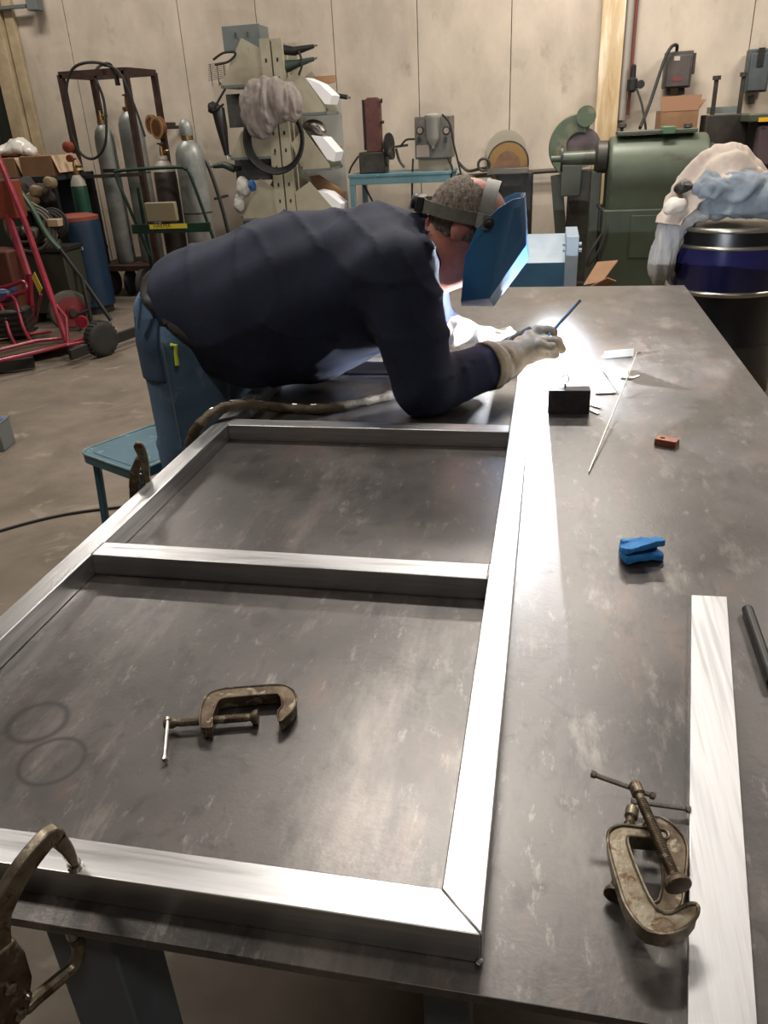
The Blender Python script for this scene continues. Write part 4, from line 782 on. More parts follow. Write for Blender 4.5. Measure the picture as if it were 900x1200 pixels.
a, b, z0, z1 = rect(486, 136, 529, 186, Yu); part('housing', G().box(((a+b)/2, Yu+.12, (z0+z1)/2), (b-a, .24, z1-z0)), mat('mottled_grey_casting', '68655f', .5, .2, '57544e', 20), t, bevel=.008)
part('stand', G().box(((a+b)/2, Yu+.12, (BZ+z0)/2), ((b-a)*.85, .2, z0-BZ)), mat('dusty_panel', '7e7464', .7), t)
c = rz_(507, 137, Yu-.05); part('canister', G().lathe(c, (0, 0, -1), [(-.03, .03), (-.015, .07), (0, .072), (.02, .062), (.16, .06), (.20, .04), (.23, .015), (.25, .012)], 20), mat('grey_translucent_bowl', '8d8c86', .25), t)
for px in (492, 523):
    c = rz_(px, 153, Yu-.006); gg = part('gauge', G().lathe(c, (0, 1, 0), [(0, .03), (.006, .034), (.02, .034)], 18), m_dark, t); part('dial', G().lathe(c-V((0, .001, 0)), (0, 1, 0), [(0, .024), (.002, .024)], 18), mat('pale_dial', '8c7f73', .5), gg)
g = G(); pbox(g, 488, 170, 503, 184, Yu-.006, .008); part('label_plate', g, mat('pinkish_label', 'a3948a', .5), t)
for px in (491, 522): part('knob', G().cyl(rz_(px, 163, Yu-.03), rz_(px, 163, Yu), .018, n=10), m_dark, t)
for i, (p_, lb) in enumerate((([(518, 134), (527, 145), (532, 170), (537, 190), (542, 212)], 'black hose arching off the right of the blasting unit'), ([(469, 172), (476, 164), (486, 163)], 'thin black cord between the sander and the blasting unit'), ([(420, 183), (412, 195), (409, 203)], 'black cord at the left of the belt sander'), ([(484, 186), (483, 230), (487, 250)], 'black cord hanging under the teal bench'), ([(426, 216), (436, 235), (444, 250)], 'dark hose leaning under the left of the teal bench'), ([(525, 185), (530, 198), (528, 215), (534, 222)], 'bundle of cords at the right end of the teal bench'))):
    g = G(); g.tube(smooth_path([vy(x, y, Yb+.05+.02*i) for x, y in p_], 6), .009, 7); tag(part('cord', g, m_black), lb, 'cord')
c = vy(487, 232, 7.84); tag(part('wall_disc', G().lathe(c, (0, -1, 0), [(-.02, .02), (0, .045), (.015, .04), (.02, .015)], 16), m_brass), 'small round brass fitting on the wall under the teal bench', 'fitting')
g = G(); g.tube([vy(528, 208, 7.82), vy(600, 203, 7.82), vy(662, 199, 7.82)], .022, 10); pp = part('conduit', g, mat('grimy_pipe', '504b43', .5, .4)); tag(pp, 'horizontal grey pipe along the back wall behind the yellow wheel', 'pipe')
g = G(); g.tube(smooth_path([vy(537, 190, 7.6), vy(548, 200, 7.6), vy(562, 198, 7.55), vy(575, 196, 7.5)], 5), .014, 8); g.tube(smooth_path([vy(536, 204, 7.6), vy(552, 206, 7.6), vy(575, 203, 7.5)], 5), .012, 8); tag(part('cable_bundle', g, m_grease), 'bunch of grey flexible conduits left of the yellow wheel', 'cable', kind='stuff')
# ---- pedestal disc grinder with the yellow wheel
Yg = 7.1; c = vy(595, 192, Yg+.12); t = thing('disc_grinder', (c.x, Yg+.2, 0), 'dark pedestal grinder with a yellow ochre disc behind the helmet', 'grinder')
r_ = vy(618, 192, Yg+.12).x-c.x; part('disc', G().lathe(c, (0, 1, 0), [(0, r_), (.02, r_)], 36), mat('ochre_disc', '8a6b3a', .7, 0, '765a35', 8), t); part('worn_centre', G().lathe(c-V((0, .002, 0)), (0, 1, 0), [(0, r_*.62), (.004, r_*.64)], 30), mat('rusty_disc_centre', '745a3e', .75, 0, '664a38', 20), t)
part('guard', G().lathe(c+V((0, .022, 0)), (0, 1, 0), [(0, r_*1.08), (.05, r_*1.08)], 36), m_grease, t)
a, b, z0, z1 = rect(571, 198, 619, 203, Yg-.05); part('work_table', G().box(((a+b)/2, Yg+.02, (z0+z1)/2), (b-a, .22, z1-z0+.01)), mat('worn_table_iron', '5d5952', .4, .6), t, bevel=.003)
a, b, z0, z1 = rect(580, 204, 617, 218, Yg); part('trunnion', G().prism([V((a, Yg, z1)), V((b, Yg, z1)), V((b-.05, Yg, z0)), V((a+.05, Yg, z0))], (0, .2, 0)), m_grease, t)
part('pedestal', G().box(((a+b)/2+.03, Yg+.28, (z1)/2), (b-a+.04, .3, z1)), m_dark, t, bevel=.01); part('foot_plate', G().box(((a+b)/2+.03, Yg+.25, .02), (.5, .5, .04)), m_dark, t)
cc = vy(567, 193, Yg); part('ring_handle', G().tube([cc+V((.05*math.cos(x), 0, .05*math.sin(x))) for x in [i*math.pi/8 for i in range(16)]], .012, 8, True), m_grease, t)
cm = vy(593, 178, 7.85); struct('trim_3', G().lathe(V((cm.x, 7.872, cm.z)), (0, -1, 0), [(0, .19), (.012, .19)], 36), mat('bare_wall_disc', '9c9484', .85))
# ---- green guarded grinder by the post
Yq = 7.0; c = vy(679, 172, Yq); t = thing('wheel_grinder', (c.x, Yq+.15, 0), 'green guarded wheel grinder in front of the timber post', 'grinder')
R0 = vy(679, 172, Yq).x-vy(643, 172, Yq).x
arc = [c+V((R0*math.cos(a), 0, R0*math.sin(a))) for a in [math.radians(x) for x in range(62, 250, 8)]]+[c+V((R0*.42*math.cos(a), 0, R0*.42*math.sin(a))) for a in [math.radians(x) for x in range(246, 60, -12)]]
part('wheel_guard', G().prism(arc, (0, .14, 0)), mat('guard_green', '55614b', .5, .1, '475240', 6, spots='6e6c58', sscale=8), t, bevel=.008)
part('wheel', G().lathe(c+V((.02, .03, -.01)), (0, 1, 0), [(0, R0*.62), (.07, R0*.62)], 30), mat('grey_violet_wheel', '6f6468', .7, 0, '5c5356', 10), t)
cc = vy(687, 136, Yq); part('spark_shield', G().lathe(cc-V((0, .03, 0)), (0, 1, 0), [(0, .08), (.05, .08)], 20), mat('guard_green', '55614b'), t)
a, b, z0, z1 = rect(657, 193, 681, 230, Yq-.05); part('rest_box', G().box(((a+b)/2, Yq+.05, (z0+z1)/2), (b-a, .22, z1-z0)), mat('grey_green_iron', '474a40', .5, .3), t, bevel=.008)
a, b, z0, z1 = rect(664, 200, 702, 300, Yq+.1); part('pedestal', G().box(((a+b)/2, Yq+.2, z1/2), (b-a, .25, z1)), m_grease, t, bevel=.01)
part('side_pillar', G().beam(vy(652, 205, Yq+.1), V((vy(662, 330, Yq+.1).x, Yq+.1, .0)), .1, .06), mat('grey_green_iron', '474a40'), t); part('foot', G().box(((a+b)/2, Yq+.2, .02), (.5, .5, .04)), m_grease, t)
# ---- conduit, regulator, switch boxes on the wall
g = G(); xx = [vy(738, 20, 7.8).x]; x = vy(733, 80, 7.8).x; zb = vy(724, 141, 7.8).z; g.cyl((x, 7.82, zb), (x, 7.82, 4.6), .035, n=12); tag(part('conduit', g, mat('pale_conduit', '9a938b', .5, .2)), 'vertical pale pipe beside the timber post', 'pipe')
g = G(); g.cyl((x+.055, 7.84, zb+.04), (x+.055, 7.84, 4.6), .014, n=8); tag(part('conduit', g, mat('dark_red_pipe', '6b3630', .5)), 'thin dark red pipe beside the pale vertical pipe', 'pipe')
c = vy(741, 98, 7.75); t = thing('air_regulator', c, 'small black air regulator on the wall right of the post', 'regulator'); part('regulator_body', G().lathe(c, (0, 0, 1), [(-.07, .02), (-.05, .045), (.03, .045), (.05, .025), (.14, .022), (.15, .01)], 14), m_dark, t); part('gauge', G().lathe(c+V((.07, -.03, -.01)), (0, 1, 0), [(0, .035), (.03, .035)], 14), m_dark, t); part('bracket', G().box(c+V((0, .06, 0)), (.03, .1, .03)), m_dark, t)
g = G(); g.tube(smooth_path([vy(746, 104, 7.7), vy(752, 122, 7.6), vy(756, 145, 7.4), vy(757, 156, 7.3)], 6), .010, 8); tag(part('air_hose', g, m_black), 'thin black hose hanging from the air regulator', 'hose')
def switchbox(label, x0, y0, x1, y1, mm, fl=.0):
    a, b, z0, z1 = rect(x0, y0, x1, y1, 7.72); t = thing('switch_box', ((a+b)/2, 7.8, z0), label, 'switch box'); part('enclosure', G().box(((a+b)/2, 7.79, (z0+z1)/2), (b-a, .14, z1-z0)), mm, t, bevel=.006)
    part('door', G().box(((a+b)/2, 7.712, (z0+z1)/2-.01), ((b-a)*.86, .016, (z1-z0)*.86)), mm, t, bevel=.006); part('lever', G().box((b+.012, 7.74, (z0+z1)/2+.04), (.02, .04, .16)), m_grease, t); return t, a, b, z0, z1
m_sb = mat('brownish_switch_enamel', '544c49', .5, .2, '484140', 8)
t, a, b, z0, z1 = switchbox('brownish grey switch box above the cardboard box', 779, 60, 811, 103, m_sb)
g = G(); pbox(g, 790, 66, 797, 71, 7.701, .004); part('paper_label', g, mat('pale_paper', 'a89f90', .7), t); g = G(); pbox(g, 788, 90, 799, 95, 7.701, .004); part('warning_label', g, mat('faded_red_label', '6e2f2c', .7), t, label='faded red label')
for px in (783, 797, 800): part('cable_gland', G().cyl(vy(px, 101, 7.78), vy(px, 111, 7.78), .018, n=8), m_grease, t)
g = G(); g.tube(smooth_path([vy(793, 60, 7.74), vy(793, 53, 7.7), vy(786, 56, 7.66), vy(777, 75, 7.6), vy(762, 120, 7.45), vy(750, 150, 7.2)], 7), .014, 8); tag(part('power_cable', g, m_black), 'black cable curving out of the top of the brownish switch box', 'cable')
t, a, b, z0, z1 = switchbox('grey switch box at the right edge above the black steel box', 876, 57, 902, 108, mat('blue_grey_enamel', '4f565a', .5, .2, '454b4f', 8)); part('handle_recess', G().box(((a+b)/2-.0, 7.70, (z0+z1)/2+.1), (.05, .01, .14)), m_dark, t); part('cable_gland', G().cyl(vy(880, 112, 7.78), vy(880, 122, 7.78), .03, n=10), m_dark, t)
c0 = vy(20, 5, 7.78); t = thing('wall_box', c0, 'grey metal box at the top left corner of the wall', 'box'); g = G(); pbox(g, 29, -14, 41, 12, 7.72, .12); part('box_body', g, m_greybox, t, bevel=.006); g = G(); pbox(g, -25, 7, 30, 11, 7.76, .06); part('raceway', g, m_greybox, t)
# ---- big green machine
Y0 = 6.35; a, b, _, zt = rect(716, 158, 836, 170, Y0); mid = (a+b)/2; t = thing('green_machine', (mid, Y0+.3, 0), 'large oil stained green lathe headstock with a rounded top behind the table', 'machine')
prof = [V((a, Y0+.02, .02)), V((a, Y0+.02, zt-.42))]+[V((a, Y0+.26-.28*math.cos(x), zt-.27+.27*math.sin(x))) for x in [math.radians(q_) for q_ in range(-20, 201, 12)]]+[V((a, Y0+.5, zt-.42)), V((a, Y0+.5, .02))]
part('headstock', G().prism(prof, (b-a, 0, 0)), m_mgreen, t, bevel=.03, seg=4, sharp=30)
part('base_cabinet', G().box((mid-.0, Y0+.26, (zt-.52)/2), (b-a+.04, .54, zt-.52)), mat('dark_machine_green', '394233', .5, .1, '30382b', 5), t, bevel=.012)
g = G(); pbox(g, 738, 252, 800, 302, Y0-.018, .012); dr = part('access_door', g, mat('dark_machine_green', '42523c'), t, bevel=.003)
part('plinth', G().box((mid, Y0+.26, .03), (b-a+.12, .62, .06)), m_grease, t)
g = G(); pbox(g, 724, 152, 818, 157, Y0+.1, .25); part('cover_plate', g, m_mgreen, t, bevel=.006); g = G(); pbox(g, 777, 148, 792, 157, Y0+.06, .2); part('cover_block', g, mat('bright_machine_green', '4c6b50', .5), t, bevel=.006)
for px in (729, 806): c = vy(px, 149, Y0+.15); part('knob', G().lathe(c, (0, 0, 1), [(-.03, .012), (-.01, .012), (0, .035), (.025, .03), (.03, .01)], 12), m_grease, t)
zc = float(PY(705, 184, Y0+.25)[2]); L0 = float(PY(646, 186, Y0+.25)[0]); L1 = float(PY(697, 186, Y0+.25)[0])
part('spindle_collar', G().lathe((L1, Y0+.25, zc), (1, 0, 0), [(0, .10), (.02, .12), (.09, .12), (.10, .10), (a-L1+.02, .10)], 24), m_grease, t); part('spindle', G().lathe((L0, Y0+.25, zc), (1, 0, 0), [(0, .025), (.08, .025), (.085, .05), (L1-L0, .055)], 20), m_mgreen, t)
part('hand_wheel', G().lathe((float(PY(657, 187, Y0+.25)[0]), Y0+.25, zc), (1, 0, 0), [(0, .10), (.018, .10)], 24), m_dark, t)
part('right_spindle', G().lathe((b-.02, Y0+.25, zc-.02), (1, 0, 0), [(0, .09), (.07, .09), (.08, .05), (.2, .05), (.21, .07), (.24, .07)], 20), m_grease, t)
part('side_column', G().box((a-.08, Y0+.3, (zc-.1)/2), (.08, .2, zc-.1)), mat('grey_green_iron', '474a40'), t, bevel=.006); g = G(); pbox(g, 690, 244, 706, 300, Y0+.3, .1); part('switch_cabinet', g, m_greybox, t, bevel=.01)
g = G(); g.tube(smooth_path([vy(700, 240, Y0+.2), vy(712, 258, Y0), vy(704, 290, Y0-.05), vy(688, 312, Y0-.05), vy(692, 296, Y0-.05), vy(705, 275, Y0)], 5), .012, 7); tag(part('looped_cord', g, m_black), 'black cord looped at the left side of the green machine', 'cord')
# cardboard box behind the machine top
a, b, z0, z1 = rect(775, 112, 818, 156, 7.0); t = thing('cardboard_box', ((a+b)/2, 7.2, z0-.02), 'open brown cardboard box below the brownish switch box', 'box'); dz = z1-z0
for (cx_, cy_, sx_, sy_) in (((a+b)/2, 7.0, b-a, .006), ((a+b)/2, 7.36, b-a, .006), (a, 7.18, .006, .36), (b, 7.18, .006, .36)): part('side_panel', G().box((cx_, cy_, z0+dz*.3), (sx_, sy_, dz*.64)), m_card, t)
part('bottom_panel', G().box(((a+b)/2, 7.18, z0), (b-a, .36, .006)), m_card, t)
part('flap', G().prism([V((a, 6.995, z0+dz*.6)), V((b, 6.995, z0+dz*.6)), V((b+.02, 7.03, z1)), V((a-.02, 7.03, z1))], (0, .005, 0)), mat('darker_cardboard', '7a5841', .85), t)
part('flap', G().prism([V((b, 7.0, z0+dz*.6)), V((b, 7.36, z0+dz*.6)), V((b+.05, 7.36, z0+dz*.85)), V((b+.05, 7.0, z0+dz*.85))], (0, 0, .005)), m_card, t)
part('table_shelf', G().box(((a+b)/2, 7.2, z0-.03), (b-a+.05, .4, .03)), m_grease, t); 
for x in (a, b): part('shelf_leg', G().box((x, 7.38, (z0-.03)/2), (.04, .04, z0-.03)), m_grease, t)
# ---- black steel box with two rods, and the next machine
a, b, z0, z1 = rect(826, 134, 876, 172, 6.95); t = thing('steel_tank', ((a+b)/2, 7.1, 0), 'black steel box with two upright rods behind the rag pile', 'machine'); part('box_body', G().box(((a+b)/2, 7.1, z1/2), (b-a, .3, z1)), mat('sooty_steel', '332d28', .6, .2, '28231f', 10), t, bevel=.008)
for px, py, qx, qy in ((840, 92, 838, 136), (872, 88, 866, 136)):
    rd = part('rod', G().cyl(vy(px, py, 7.1), V((vy(px, py, 7.1).x, 7.1, z1)), .018, n=10), m_grease, t); part('rod_head', G().cyl(vy(px, py, 7.1)-V((0, 0, .01)), vy(px, py, 7.1)+V((0, 0, .02)), .032, n=8), m_grease, rd)
g = G(); pbox(g, 833, 125, 864, 133, 7.3, .2); part('top_ledge', g, m_greybox, t)
a, b, z0, z1 = rect(879, 133, 925, 142, 6.6); t = thing('belt_machine', ((a+b)/2, 6.9, 0), 'green topped machine with a yellow label at the right edge', 'machine'); part('top_plate', G().box(((a+b)/2, 6.85, (z0+z1)/2), (b-a, .5, z1-z0)), m_mgreen, t, bevel=.006)
g = G(); pbox(g, 889, 137.5, 905, 142.5, 6.592, .006); part('yellow_label', g, mat('yellow_label', 'd8a92a', .5), t); part('cabinet', G().box(((a+b)/2+.04, 6.9, z0/2), (b-a-.1, .36, z0)), m_dark, t); g = G(); pbox(g, 886, 146, 915, 195, 6.62, .1); part('drum_roller', g, mat('mauve_belt', '4d3f42', .6), t, bevel=.02)
# ---- navy steel drum with rags
dc = np.array([.945, 4.06]); t = thing('steel_drum', (*dc, 0), 'shiny navy steel drum with silver rings beyond the right edge of the table', 'drum')
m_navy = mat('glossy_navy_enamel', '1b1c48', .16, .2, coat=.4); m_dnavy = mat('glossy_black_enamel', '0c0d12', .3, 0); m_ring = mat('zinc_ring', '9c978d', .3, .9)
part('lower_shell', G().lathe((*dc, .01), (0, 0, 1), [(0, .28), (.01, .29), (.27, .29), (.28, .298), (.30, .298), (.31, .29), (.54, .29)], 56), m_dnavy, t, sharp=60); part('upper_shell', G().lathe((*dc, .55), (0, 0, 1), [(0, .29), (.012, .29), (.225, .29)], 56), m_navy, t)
part('ring', G().lathe((*dc, .548), (0, 0, 1), [(0, .29), (.006, .300), (.014, .302), (.022, .300), (.028, .29)], 56), m_ring, t, sharp=60); part('ring', G().lathe((*dc, .775), (0, 0, 1), [(0, .29), (.006, .300), (.014, .300), (.02, .29)], 56), m_ring, t, sharp=60)
part('lid_skirt', G().lathe((*dc, .795), (0, 0, 1), [(0, .292), (.06, .292), (.062, .2)], 56), m_dnavy, t); part('lid_ring', G().lathe((*dc, .855), (0, 0, 1), [(0, .29), (.004, .303), (.012, .306), (.022, .303), (.027, .292), (.022, .28)], 56), m_ring, t, sharp=60); part('lid', G().lathe((*dc, .862), (0, 0, 1), [(0, .285), (.004, .285)], 56), m_dnavy, t)
m_cream = mat('cream_moving_blanket', 'b3a69b', .9, 0, 'a29489', 12, .001, 120); m_bluecl = mat('faded_blue_workwear', '7c848c', .9, 0, '6a737c', 10, .001, 160); m_greycl = mat('soft_grey_cloth', 'a09d98', .9, 0, '8f9095', 8, .001, 160)
ar = smooth_path([vy(778, 262, 3.86), vy(790, 240, 3.92), vy(806, 214, 3.96), vy(828, 191, 4.0), vy(852, 181, 4.02), vy(872, 184, 4.02), vy(890, 202, 4.0), vy(908, 222, 3.96), vy(930, 250, 3.9)], 10)
def bl(u, v_):
    k_ = u*(len(ar)-1); i_ = min(int(k_), len(ar)-2); p = ar[i_].lerp(ar[i_+1], k_-i_); cn = vy(858, 262, 4.0); rd = (p-cn); rd.y = 0; rd.normalize(); wd_ = .55+.45*math.sin(math.pi*u)
    e = v_+.06*math.sin(9*u+1); q = V((p.x*6, v_*1.2, p.z*6)); cr_ = abs(noise.noise(q*1.6))*.03+abs(noise.noise(q*4))*.012
    rip = .012*math.sin(2*math.pi*(4.2*e+.5*math.sin(5*u)))*min(1, 4*v_+.3); y = -.13+.36*e; inn = -.115*max(0, .42-v_)/.42
    return p+rd*((inn+.035*math.sin(math.pi*min(1, v_*1.1)))*wd_+rip-cr_+.01)+V((0, y*wd_, 0))
tag(part('blanket', G().grid(bl, 110, 46), m_cream, None, sharp=180, solid=.009), 'cream coloured cloth draped over the top of the rag pile', 'cloth')
lump('work_shirt', 'faded blue cloth bundled on the drum under the cream cloth', 'cloth', [(832, 222, .10, .085, .12, 0), (865, 222, .13, .10, .14, .02), (900, 232, .13, .10, .12, 0), (855, 246, .20, .04, .16, .05)], 3.93, m_bluecl, .0095, .009, 38, k=.03)
lump('work_shirt', 'pale grey blue cloth hanging down the left side of the drum', 'cloth', [(822, 250, .12, .035, .10, .1), (800, 256, .07, .05, .09, .1), (787, 275, .07, .09, .08, .08), (777, 300, .06, .10, .07, .08), (774, 318, .05, .06, .05, .08)], 3.86, m_greycl, .0085, .006, 56, k=.05, st=(1.5, 1.2, .35))
lump('cotton_rag', 'small white cotton rag tucked at the left of the rag pile', 'rag', [(792, 240, .05, .035, .05, 0), (783, 246, .02, .02, .03, -.01)], 3.84, mat('white_cotton', 'c4bcb4', .9), .007, .003, 80)
lump('black_glove', 'dark crumpled glove under the edge of the cream cloth', 'glove', [(803, 218, .035, .022, .04, 0), (797, 222, .02, .02, .03, 0)], 3.9, m_dark, .007, .003, 90)
# ---- pale blue trough beyond the table and the flattened carton
Yt = 4.5; a, b, z0, z1 = rect(520, 288, 663, 310, Yt); t = thing('blue_trough', ((a+b)/2, Yt+.2, 0), 'pale blue steel duct with an end flange lying beyond the table', 'duct'); zz = float(PY(630, 336, Yt)[2])
m_pb = mat('pale_blue_enamel', '93a1ad', .4, .1, '8495a3', 6); m_mb = mat('mid_blue_enamel', '3f6884', .4, .1, '365d79', 6)
part('duct_body', G().prism([V((a, Yt, zz-.1)), V((a, Yt, zz+.14)), V((a, Yt+.32, z1)), V((a, Yt+.5, z1)), V((a, Yt+.5, zz-.1))], (b-a, 0, 0)), m_pb, t, bevel=.004); part('front_panel', G().box(((a+b)/2, Yt-.004, zz+.02), (b-a, .008, .24)), m_mb, t)
a2, b2, q0, q1 = rect(662, 277, 677, 336, Yt-.02); part('flange', G().box(((a2+b2)/2, Yt+.2, (q0+q1)/2), (b2-a2, .46, q1-q0)), m_pb, t, bevel=.004)
for px, py in ((661, 286), (680, 286), (661, 293), (680, 293)): part('bolt', G().cyl(vy(px, py, Yt-.03)-V((.008, 0, 0)), vy(px, py, Yt-.03)+V((.008, 0, 0)), .012, n=6), m_pb, t)
for x in (a+.1, b-.1): part('support_leg', G().box((x, Yt+.25, (zz-.1)/2), (.06, .3, zz-.1)), m_grease, t)
t = thing('flattened_carton', vy(700, 330, 4.3), 'open flaps of a brown carton standing beyond the far table edge', 'carton'); 
part('flap', G().prism([vy(684, 334, 4.3), vy(700, 308, 4.5), vy(724, 306, 4.5), vy(706, 330, 4.3)], (0, .005, .005)), m_card, t); part('flap', G().prism([vy(690, 337, 4.25), vy(712, 326, 4.2), vy(722, 330, 4.2), vy(708, 338, 4.25)], (0, .005, .005)), m_card, t)
cc = vy(702, 345, 4.4); part('box_body', G().box((cc.x, 4.45, (cc.z)/2), (.34, .3, cc.z)), m_card, t)
# ================================================================ LEFT CORNER
m_cartdark = mat('oily_dark_frame', '1d1c1a', .6, .2)
def cbox(label, x0, y0, x1, y1, Y, dep, mm=None):
    a, b, z0, z1 = rect(x0, y0, x1, y1, Y); t = thing('cardboard_box', ((a+b)/2, Y+dep/2, z0), label, 'box'); mm = mm or m_card
    part('box_body', G().box(((a+b)/2, Y+dep/2, (z0+z1)/2), (b-a, dep, z1-z0)), mm, t, bevel=.003)
    part('flap', G().prism([V((b, Y, z1)), V((b, Y+dep, z1)), V((b+.05, Y+dep, z1-.14)), V((b+.05, Y, z1-.14))], (.004, 0, 0)), mat('cardboard_edge', 'b9a184', .85), t); part('tape_strip', G().box(((a+b)/2, Y+dep/2, z1+.001), (b-a, .05, .002)), mat('packing_tape', '9c7a52', .4), t); return t
a, b, z0, z1 = rect(-30, 208, 64, 214, 6.3); t = thing('parts_shelf', ((a+b)/2, 6.6, 0), 'dark low shelf in the left corner under the cardboard boxes', 'shelf')
part('shelf_top', G().box(((a+b)/2, 6.62, z1-.02), (b-a, .7, .04)), mat('dark_shelf_board', '24262c', .7), t)
for zz in (.45, .12): part('shelf_board', G().box(((a+b)/2, 6.62, zz), (b-a, .7, .03)), mat('dark_shelf_board', '24262c'), t)
for x in (a+.03, b-.03):
    for y in (6.3, 6.94): part('leg', G().box((x, y, z1/2), (.05, .05, z1)), m_cartdark, t)
part('back_board', G().box(((a+b)/2, 6.95, z1/2), (b-a, .02, z1)), mat('navy_board', '1e2a3d', .7), t)
cbox('right hand brown cardboard box on the shelf in the left corner', 24, 183, 62, 208, 6.35, .4); cbox('cardboard box at the far left edge of the shelf in the corner', -28, 186, 19, 210, 6.35, .4, mat('greyish_cardboard', '8e6a4e', .85))
lump('plastic_sheet', 'crumpled clear plastic sheet on top of the corner boxes', 'plastic', [(0, 178, .2, .05, .12, 0), (22, 172, .13, .08, .1, .05), (36, 178, .07, .05, .08, 0)], 6.5, mat('cloudy_film', 'b9b5ae', .3), .018, .008, 40)
lump('rag_heap', 'heap of dark rags and gloves hanging below the corner boxes', 'rags', [(25, 222, .14, .10, .1, 0), (50, 228, .10, .09, .1, 0), (12, 240, .12, .10, .1, -.1)], 6.1, mat('oily_rag', '2c2824', .9), .02, .012, 30)
for i, (px, py, r) in enumerate(((41, 224, .05), (37, 233, .055), (57, 214, .05))):
    c = vy(px, py, 5.98); tag(part('pipe_cap', G().lathe(c, (.2, -1, .1), [(-.08, r*.9), (0, r), (.03, r*.7), (.035, .01)], 14), mat('dull_tan_cap', '7a6a50', .6)), ['tan round cap among the dark rags, upper left one', 'tan round cap among the dark rags, lower one', 'pale round cap hanging under the right cardboard box'][i], 'cap')
# blue barrel with orange lid
c = vy(97, 290, 6.1); bt = vy(97, 256, 6.1).z; rr_ = (vy(120, 290, 6.1).x-vy(75, 290, 6.1).x)/2; t = thing('plastic_barrel', (c.x, 6.1, 0), 'blue plastic barrel with an orange lid left of the brown cage', 'barrel')
part('barrel_body', G().lathe((c.x, 6.1, .05), (0, 0, 1), [(0, rr_*.9), (.02, rr_), (bt-.1, rr_), (bt-.06, rr_*.97)], 30), mat('blue_barrel_plastic', '102c46', .45, 0, '0d2439', 5), t)
part('lid', G().lathe((c.x, 6.1, bt-.01), (0, 0, 1), [(0, rr_*.98), (.03, rr_*.98), (.05, rr_*.6)], 30), mat('orange_lid', '7a3c2e', .5), t); part('dark_patch', G().box((c.x-.03, 6.1-rr_-.002, bt-.12), (.09, .01, .16)), m_dark, t)
part('base_ring', G().lathe((c.x, 6.1, .0), (0, 0, 1), [(0, rr_*.88), (.06, rr_*.88)], 30), m_dark, t)
for dx, dz, wd in ((-.06, -.22, .10), (.07, -.22, .09), (-.03, -.27, .07)): part('white_marking', G().box((c.x+dx, 6.1-rr_-.004, bt+dz), (wd, .012, .03)), mat('white_print', 'a8b0b5', .6), t, label='worn white print')
# hoses heaped over a dark cart
for i, (px, py, r, tl, lb) in enumerate(((30, 262, .20, .5, 'brown hose coil hanging in the left corner'), (62, 262, .13, .3, 'small black cable coil beside the blue barrel'), (38, 270, .22, .7, 'outer loose hose loop over the dark cart'))):
    c = vy(px, py, 5.75-.05*i); t = thing('hose_coil', c-V((0, 0, r)), lb, 'hose'); m_ = [mat('brown_hose', '5f5345', .6), m_black, mat('grey_hose', '4c4842', .6)][i]
    for j in range(3): q_ = r-.018*j; part('loop', G().tube([c+V((q_*math.cos(a_), .05*math.sin(a_)*tl-.02*j, q_*.85*math.sin(a_))) for a_ in [2*math.pi*u/30 for u in range(30)]], .013, 7, True), m_, t)
g = G(); g.tube(smooth_path([vy(0, 212, 5.6), vy(15, 216, 5.5), (vy(35, 240, 5.4)), vy(55, 275, 5.3), vy(70, 292, 5.3)], 7), .02, 8); tag(part('green_hose', g, mat('dark_green_hose', '2f4a36', .5)), 'dark green hose arching down from the left edge', 'hose')
a, b, z0, z1 = rect(20, 290, 78, 345, 5.6); t = thing('parts_cart', ((a+b)/2, 5.8, 0), 'dark sided parts cart behind the red wheel', 'cart'); part('cart_body', G().box(((a+b)/2, 5.74, .34), (b-a, .28, .5)), mat('dark_olive_panel', '2b2d22', .6), t, bevel=.01)
for x in (a+.06, b-.06): part('caster', G().lathe((x-.015, 5.7, .045), (1, 0, 0), [(0, .045), (.03, .045)], 14), m_black, t)
part('tray', G().box(((a+b)/2, 5.74, .61), (b-a+.03, .32, .03)), m_dark, t)
lump('machine_parts', 'jumble of greasy machine parts heaped in the dark cart', 'parts', [(30, 275, .16, .08, .12, .1), (55, 285, .12, .07, .12, .1)], 5.75, m_grease, .018, .014, 34)
g = G(); pbox(g, 55, 257, 68, 266, 5.6, .1); tag(part('wooden_block', g, mat('pale_wood', 'a58f74', .8), None, bevel=.006), 'pale wooden block on the dark cart', 'block')
a, b, z0, z1 = rect(-25, 212, 13, 258, 5.2); tag(part('machine_cover', G().box(((a+b)/2, 5.3, (z0+z1)/2-.0), (b-a, .14, z1-z0)), m_orange, None, bevel=.012), 'orange painted machine cover at the left edge', 'cover')
a, b, z0, z1 = rect(-70, 295, 14, 345, 5.45); t = thing('orange_engine', ((a+b)/2, 5.6, 0), 'orange machine housing standing behind the red frame', 'machine'); part('housing', G().box(((a+b)/2, 5.6, z1/2), (b-a, .3, z1)), mat('dull_orange_paint', '5c2d1f', .6, 0, '4c261b', 8), t, bevel=.02); part('vent_cover', G().box(((a+b)/2, 5.44, z1*.6), ((b-a)*.5, .03, .12)), m_dark, t)
